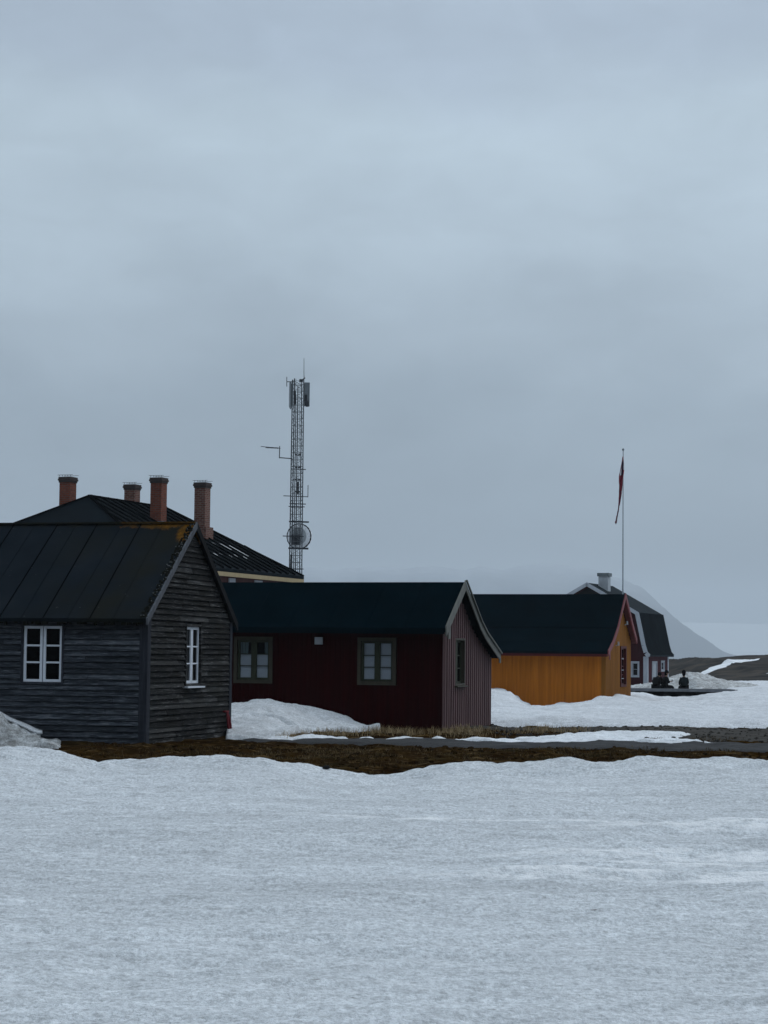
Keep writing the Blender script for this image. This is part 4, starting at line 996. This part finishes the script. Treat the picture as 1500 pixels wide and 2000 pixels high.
# ------------------------------------------------------------------ flagpole and long pennant
fp = thing('flagpole', 'slender white flagpole standing behind the yellow house', 'flagpole', (17.55, 150, 0))
FT = 1.76 + (1284 - 879) * 150 / 4000
mb = MB(); mb.tube([(0, 0, -1.2), (0, 0, FT)], [.065, .035], 10); mb.build('pole', M['pole_white'], fp, True)
mb = MB(); mb.ball((0, 0, FT + .06), (.085, .085, .10)); mb.build('finial', M['chim_grey'], fp, True)
def fz(py): return 1.76 + (1284 - py) * 150 / 4000
def fx(px, py): return (px - 1217.2 - (1284 - py) * .0) / 4000 * 150
sp_ = [(1216.6, 893, .8), (1216.2, 900, 1.7), (1215.6, 908, 2.7), (1214.8, 917, 3.5), (1213.6, 928, 3.9), (1212.8, 938, 3.7), (1212.2, 948, 3.4), (1211.6, 958, 3.0), (1211.0, 968, 2.2), (1210.2, 978, 1.4), (1209.2, 986, 1.0), (1207.6, 996, .9), (1205.6, 1006, 1.0), (1204.0, 1015, 1.2), (1202.9, 1023, 1.6)]
pn = thing('pennant', 'limp twisted red pennant with blue and white stripes hanging down the flagpole', 'pennant', (17.55, 150, 0))
def flag(i0, i1, off, wd, name, mat):
    V = []; F = []; sub = 4; P = []
    for i in range(i0, i1):
        a, b = sp_[i], sp_[i + 1]
        for s in range(sub): t = s / sub; P.append([a[k] * (1 - t) + b[k] * t for k in range(3)])
    P.append(list(sp_[i1]))
    nw = 9
    for j, (px, py, hw) in enumerate(P):
        for k in range(nw):
            q = off + wd * (k / (nw - 1) - .5) * 2           # across the folded cloth, -1..1
            V.append((fx(px + q * hw, py) , -.10 + .12 * math.sin(3.0 * q * 2 + py * .13) * hw / 3, fz(py + 1.6 * math.sin(q * 4 + py * .1))))
    for j in range(len(P) - 1):
        for k in range(nw - 1): F.append((j * nw + k, j * nw + k + 1, (j + 1) * nw + k + 1, (j + 1) * nw + k))
    m = MB(); m.add(V, F); o = m.build(name, mat, pn, True); q = o.modifiers.new('cloth', 'SOLIDIFY'); q.thickness = .02; return o
flag(0, 14, 0, 1.0, 'red_cloth', M['flag_red'])
for (a, b, off, wd, nm, mt) in ((1, 4, .15, .35, 'blue_stripe', 'flag_blue'), (2, 4, -.55, .14, 'white_stripe', 'flag_white'), (1, 3, .72, .16, 'white_stripe', 'flag_white'), (7, 9, .1, .5, 'blue_stripe', 'flag_blue'), (9, 14, .1, .75, 'blue_stripe', 'flag_blue'), (6, 7, .6, .2, 'white_stripe', 'flag_white'), (13, 14, .1, .7, 'white_stripe', 'chim_grey')):
    o = flag(a, b, off, wd, nm, M[mt]); o.location = (0, -.03, 0)

# ------------------------------------------------------------------ wooden deck
def dgx(px, d): return (px - 750) / 4000 * d
dk = thing('deck', 'grey timber deck between the yellow house and the snow', 'deck', (dgx(1330, 103), 103, .06), rad(-1.5))
mb = MB(); r = random.Random(21)
for k in range(21):
    y = -1.0 + .145 * k; mb.box(-4.4, 2.75 + r.uniform(-.03, .03), y, y + .138, .10, .145 + r.uniform(-.003, .003))
mb.build('boards', M['deck_wood'], dk)
mb = MB(); mb.box(-4.4, 2.7, -1.04, -1.005, .03, .14); mb.build('edge_board', M['edge_board'], dk)
for x in (-4.0, -2.4, -.8, .8, 2.4):
    mb = MB(); mb.box(x - .06, x + .06, -.9, 1.9, -.08, .098); mb.box(x - .06, x + .06, -.9, -.78, -.9, -.081); mb.box(x - .06, x + .06, 1.7, 1.82, -.9, -.081); mb.build('joist', M['deck_shade'], dk)
mb = MB(); mb.box(-4.3, 2.6, .6, .64, -.9, .095); mb.build('underdeck_shade', M['deck_shade'], dk)  # near-black sheet paints the shadow under the deck, as the joists' colour does

# ------------------------------------------------------------------ people sitting on the deck
def skin_mesh(name, joints, edges, mat, parent, levels=1):
    me = bpy.data.meshes.new(name + '_cage'); me.from_pydata([j[0] for j in joints], edges, [])
    o = bpy.data.objects.new(name + '_cage', me); COL.objects.link(o)
    o.modifiers.new('skin', 'SKIN'); ss = o.modifiers.new('sub', 'SUBSURF'); ss.levels = levels; ss.render_levels = levels
    sv = me.skin_vertices[0].data
    for i, j in enumerate(joints):
        r_ = j[1] if isinstance(j[1], tuple) else (j[1], j[1]); sv[i].radius = r_; sv[i].use_root = i == 0
    dg = bpy.context.evaluated_depsgraph_get(); m2 = bpy.data.meshes.new_from_object(o.evaluated_get(dg)); m2.name = name
    bpy.data.objects.remove(o); bpy.data.meshes.remove(me)
    m2.materials.clear(); m2.materials.append(mat); m2.polygons.foreach_set('use_smooth', [True] * len(m2.polygons))
    p = bpy.data.objects.new(name, m2); COL.objects.link(p); p.parent = parent; return p
def person(label, loc, rz, lean, jacket, head_turn=0., head_fwd=.0, big=1.0, reach=None, pack=None):
    """a seated adult facing +y (away from the camera when rz = 0), legs over the deck's edge"""
    t = thing('person', label, 'person', loc, rz, 'people sitting on the timber deck')
    f = lean; J = []
    hip = (0, 0, .10); chest = (0, .28 * f, .40); neck = (0, .36 * f, .60)
    hz_ = .78 - head_fwd * .25; hy = .42 * f + head_fwd * .3
    rh = (reach or (.13, .42, .20))
    J = [((0, 0, .10), (.16 * big, .12)), ((0, .14 * f, .25), (.15 * big, .11)), (chest, (.17 * big, .11)), (neck, .055), ((0, hy, hz_ - .07), .065), ((0, hy + .005, hz_ + .03), (.076, .094)), ((0, hy - .005, hz_ + .10), (.06, .072)),
         ((.16 * big, .30 * f, .53), .055), ((.215 * big, .24 * f + .05, .29), .046), ((rh[0], rh[1], rh[2]), .032),
         ((-.16 * big, .30 * f, .53), .055), ((-.215 * big, .24 * f + .05, .29), .046), ((-rh[0], rh[1], rh[2]), .032),
         ((.11, .10, .09), .09), ((.13, .46, .08), .068), ((.13, .50, -.36), .045), ((.13, .62, -.42), .038),
         ((-.11, .10, .09), .09), ((-.13, .46, .08), .068), ((-.13, .50, -.36), .045), ((-.13, .62, -.42), .038)]
    E = [(0, 1), (1, 2), (2, 3), (3, 4), (4, 5), (5, 6), (2, 7), (7, 8), (8, 9), (2, 10), (10, 11), (11, 12), (0, 13), (13, 14), (14, 15), (15, 16), (0, 17), (17, 18), (18, 19), (19, 20)]
    # fingers: five short chains at each wrist
    for side, wi in ((1, 9), (-1, 12)):
        w_ = Vector(J[wi][0])
        pal = len(J); J.append((tuple(w_ + Vector((0, .06, -.01))), .026)); E.append((wi, pal))
        for k in range(4):
            b = w_ + Vector((side * (.030 - .020 * k), .10, -.012)); e = b + Vector((0, .035, -.02 - .004 * (k == 1)))
            J.append((tuple(b), .010)); E.append((pal, len(J) - 1)); J.append((tuple(e), .008)); E.append((len(J) - 2, len(J) - 1))
        th_ = w_ + Vector((-side * .035, .06, .0)); J.append((tuple(th_), .010)); E.append((pal, len(J) - 1)); J.append((tuple(th_ + Vector((-side * .005, .03, -.008))), .008)); E.append((len(J) - 2, len(J) - 1))
    body = skin_mesh('body', J, E, M['skin'], t)
    up = [((0, 0, .06), (.215 * big, .165)), ((0, .10 * f, .22), (.20 * big, .155)), ((0, .24 * f, .40), (.205 * big, .145)), ((0, .33 * f, .53), (.13, .10)), ((0, .37 * f, .63), .082),
          ((.165 * big, .29 * f, .52), .075), ((.22 * big, .22 * f + .05, .28), .070), ((rh[0] + .015, rh[1] - .03, rh[2] + .01), .048),
          ((-.165 * big, .29 * f, .52), .075), ((-.22 * big, .22 * f + .05, .28), .070), ((-rh[0] - .015, rh[1] - .03, rh[2] + .01), .048)]
    skin_mesh('jacket', up, [(0, 1), (1, 2), (2, 3), (3, 4), (2, 5), (5, 6), (6, 7), (2, 8), (8, 9), (9, 10)], jacket, t)
    lo = [((0, .02, .09), (.185, .12))] + [(J[i][0], q) for i, q in ((13, .10), (14, .08), (15, .058), (17, .10), (18, .08), (19, .058))]
    skin_mesh('trousers', lo, [(0, 1), (1, 2), (2, 3), (0, 4), (4, 5), (5, 6)], M['black_trouser'], t)
    for i in (15, 19):
        p = J[i][0]; m = MB(); m.ball((p[0], p[1] + .08, p[2] - .07), (.05, .14, .05), 10, 6); m.build('boot', M['boot'], t, True)
    # head dress and face turn together about the neck
    hd = Vector((0, hy, hz_))
    def hp(x, y, z): v = Matrix.Rotation(head_turn, 3, 'Z') @ Vector((x, y, z)); return tuple(hd + v)
    m = MB(); m.ball(hp(0, -.012, .075), (.100, .112, .115), 14, 8); m.tube([hp(0, -.012, .035), hp(0, -.012, .075)], .108, 16); m.build('hat', M['beanie'], t, True)
    m = MB(); m.ball(hp(0, -.045, -.02), (.092, .075, .125), 12, 8); m.build('hair', M['beanie'], t, True)
    m = MB(); m.ball(hp(0, .105, .01), (.014, .02, .024), 8, 6); m.build('nose', M['skin'], t, True)
    for s in (-1, 1):
        m = MB(); m.ball(hp(s * .034, .086, .032), (.013, .01, .008), 8, 6); m.build('eye', M['boot'], t, True)
        m = MB(); m.ball(hp(s * .088, 0, .005), (.014, .025, .034), 8, 6); m.build('ear', M['skin'], t, True)
    m = MB(); m.ball(hp(0, .092, -.045), (.026, .008, .006), 8, 6); m.build('mouth', M['flag_red'], t, True)
    return t
DZ = .205
# one hunched on the left with a rucksack-wide jacket, one beside in profile, one alone
person('hunched person in black with hood down, leftmost of the three on the deck', (dgx(1282.5, 104.6), 104.6, DZ), rad(-28), 1.0, M['black_cloth'], -.3, .55, 1.16)
person('person in black jacket turned sideways holding something pale, beside the hunched one', (dgx(1298.5, 104.9), 104.9, DZ), rad(-62), .35, M['black_cloth'], -.5, .1, 1.0, (.10, .30, .36))
person('person in dark green jacket and beanie sitting alone on the deck', (dgx(1338, 104.7), 104.7, DZ), rad(6), .18, M['green_cloth'], -.2, .05, 1.0)
c = MB(); c.tube([(0, 0, 0), (0, 0, .10)], [.035, .04], 10); o = c.build('item', M['pale_spot'], None, True); o.location = (dgx(1300, 104.9) + .33, 104.55, DZ + .36)  # added to stand for a light spot at the hands
tag(o, 'small pale cup in the hands of the sideways person in black', 'item')

# ------------------------------------------------------------------ stone on the snow, stones on the bare ground
def rock(name, loc, s, mat, seed):
    r = random.Random(seed); bm = bmesh.new(); bmesh.ops.create_icosphere(bm, subdivisions=3, radius=1)
    for v in bm.verts:
        q = v.co; k = 1 + .35 * float(vnoise(q.x * 1.3 + seed, q.y * 1.3 + q.z * 1.7)) + .18 * float(vnoise(q.x * 3.1, q.z * 3.3 + q.y + seed, 3)); v.co = (q.x * k * s[0], q.y * k * s[1], q.z * k * s[2])
    me = bpy.data.meshes.new(name); bm.to_mesh(me); bm.free(); me.materials.append(mat); me.polygons.foreach_set('use_smooth', [True] * len(me.polygons))
    o = bpy.data.objects.new(name, me); COL.objects.link(o); o.location = loc; return o
sx_, sy_ = U(643, 27.6), 27.6
t_, _ = snow_front(np.array([[sx_]]), np.array([[sy_]]))
o = rock('stone', (sx_, sy_, float(ground_z(np.array(sx_), np.array(sy_))) + float(t_[0, 0]) + .024), (.048, .05, .030), M['stone'], 3)
tag(o, 'small black stone lying on the edge of the foreground snow', 'stone')
def scatter_mesh(name, pts, fn, mat):
    m = MB()
    for p in pts: fn(m, p)
    return m.build(name, mat)
r = random.Random(33)
def pebble(m, p):
    x, y, z, s = p; n = len(m.v); m.ball((x, y, z), (s * r.uniform(.7, 1.4), s * r.uniform(.7, 1.3), s * r.uniform(.4, .7)), 6, 4)
    for i in range(n, len(m.v)): v = m.v[i]; m.v[i] = (v[0] + r.uniform(-.2, .2) * s, v[1] + r.uniform(-.2, .2) * s, v[2] + r.uniform(-.15, .15) * s)
M['earth_clod'] = flat('earth_clod', (.022, .0125, .0045), .98, 0)
pts = []
for i in range(1100):
    y = r.uniform(29, 39.4); x = r.uniform(-5.4, 10)
    pts.append((x, y, float(ground_z(np.array(x), np.array(y))) + .005, r.uniform(.015, .06)))
tag(scatter_mesh('earth_clods', pts, pebble, M['earth_clod']), kind='stuff')
pts = []
for i in range(1300):
    y = r.uniform(43, 53.5); x = r.uniform(2.6, 13.5)
    pts.append((x, y, float(ground_z(np.array(x), np.array(y))) + .02, r.uniform(.012, .045)))
tag(scatter_mesh('gravel', pts, pebble, M['gravel']), kind='stuff')

# ------------------------------------------------------------------ dry grass
def blades(name, spots, n, hgt, spread, mat, seed, wid=.010):
    r = random.Random(seed); m = MB()
    for (x, y, k) in spots:
        for i in range(int(n * k)):
            a = r.uniform(0, 6.28); d = abs(r.gauss(0, spread)); bx, by = x + d * math.cos(a), y + d * math.sin(a)
            h_ = hgt * r.uniform(.4, 1.15) * (.6 + .5 * k); la = r.uniform(0, 6.28); ln = h_ * r.uniform(.1, .9); z0 = float(ground_z(np.array(bx), np.array(by))) - .01
            w = wid * r.uniform(.6, 1.2); px_, py_ = math.cos(la + 1.57) * w / 2, math.sin(la + 1.57) * w / 2
            tx, ty = bx + math.cos(la) * ln, by + math.sin(la) * ln; mx_, my_ = bx + math.cos(la) * ln * .35, by + math.sin(la) * ln * .35
            m.add([(bx - px_, by - py_, z0), (bx + px_, by + py_, z0), (mx_ + px_ * .8, my_ + py_ * .8, z0 + h_ * .6), (mx_ - px_ * .8, my_ - py_ * .8, z0 + h_ * .6), (tx, ty, z0 + h_)], [(0, 1, 2, 3), (3, 2, 4)])
    return tag(m.build(name, mat), kind='stuff')
r = random.Random(41); spots = []
for i in range(60):        # fringe of straw along the red house and the strip in front of it
    px = r.uniform(600, 965); d = r.uniform(43.4, 48.2) if px > 700 else r.uniform(43.2, 45.4)
    if px > 860: d = r.uniform(43.6, 46.8)
    spots.append((U(px, d), d, r.uniform(.05, .6)))
for px, d, k in ((745, 47.4, 1.5), (755, 47, 1.2), (770, 46, 1.3), (800, 45.4, 1.2), (640, 44.2, 1.1), (655, 44, 1.2), (572, 42.9, .9), (585, 43.1, .8), (880, 46.5, 1.2), (900, 47.2, 1.3), (925, 47.6, 1.2), (945, 47.8, 1.0), (1060, 48.5, 1.4), (1066, 48.2, 1.3), (1058, 48, 1.2), (1120, 47.6, 1.1), (1126, 47.4, .9), (1010, 46.9, .6), (925, 45.2, 1), (550, 42.6, .5)):
    for j in range(3): spots.append((U(px, d) + r.uniform(-.15, .15), d + r.uniform(-.2, .2), k))
blades('dry_grass', spots, 30, .16, .30, M['straw'], 43, .011)
spots = []
for i in range(520):
    px = r.uniform(140, 1450); d = r.uniform(29.4, 39.2)
    if px < 460: d = r.uniform(30, 38.6)
    x_ = U(px, d)
    if float(vnoise(np.array(x_ / 1.4), np.array(d / .7), 55)) > -.08: spots.append((x_, d, r.uniform(.3, 1)))
for i in range(60):
    px = r.uniform(1270, 1440); d = r.uniform(43.6, 45.2); spots.append((U(px, d), d, r.uniform(.3, .8)))
blades('tundra_grass', spots, 30, .085, .16, M['tundra_straw'], 47, .012)

r = random.Random(52); spots = []
M['mat_straw'] = grass_mat('matted_straw', (.055, .038, .018), (.16, .115, .058))
for i in range(150):
    px = r.choice((r.gauss(600, 70), r.uniform(470, 1150))); d = r.uniform(34.5, 38.9)
    spots.append((U(px, d), d, r.uniform(.2, .8)))
blades('straw_grass', spots, 34, .06, .20, M['mat_straw'], 53, .014)

# ------------------------------------------------------------------ the air over the fjord
hz = MB(); hz.box(-19500, 19500, -760, 20500, -10.5, 640)
N = NT('haze_air'); N.t.nodes.remove(N.b); pv = N.n('ShaderNodeVolumePrincipled')
pv.inputs['Color'].default_value = (.78, .85, .915, 1); pv.inputs['Density'].default_value = .000125; pv.inputs['Anisotropy'].default_value = .15
N.l(pv.outputs[0], N.o.inputs['Volume'])
tag(hz.build('haze', N.m), kind='stuff')
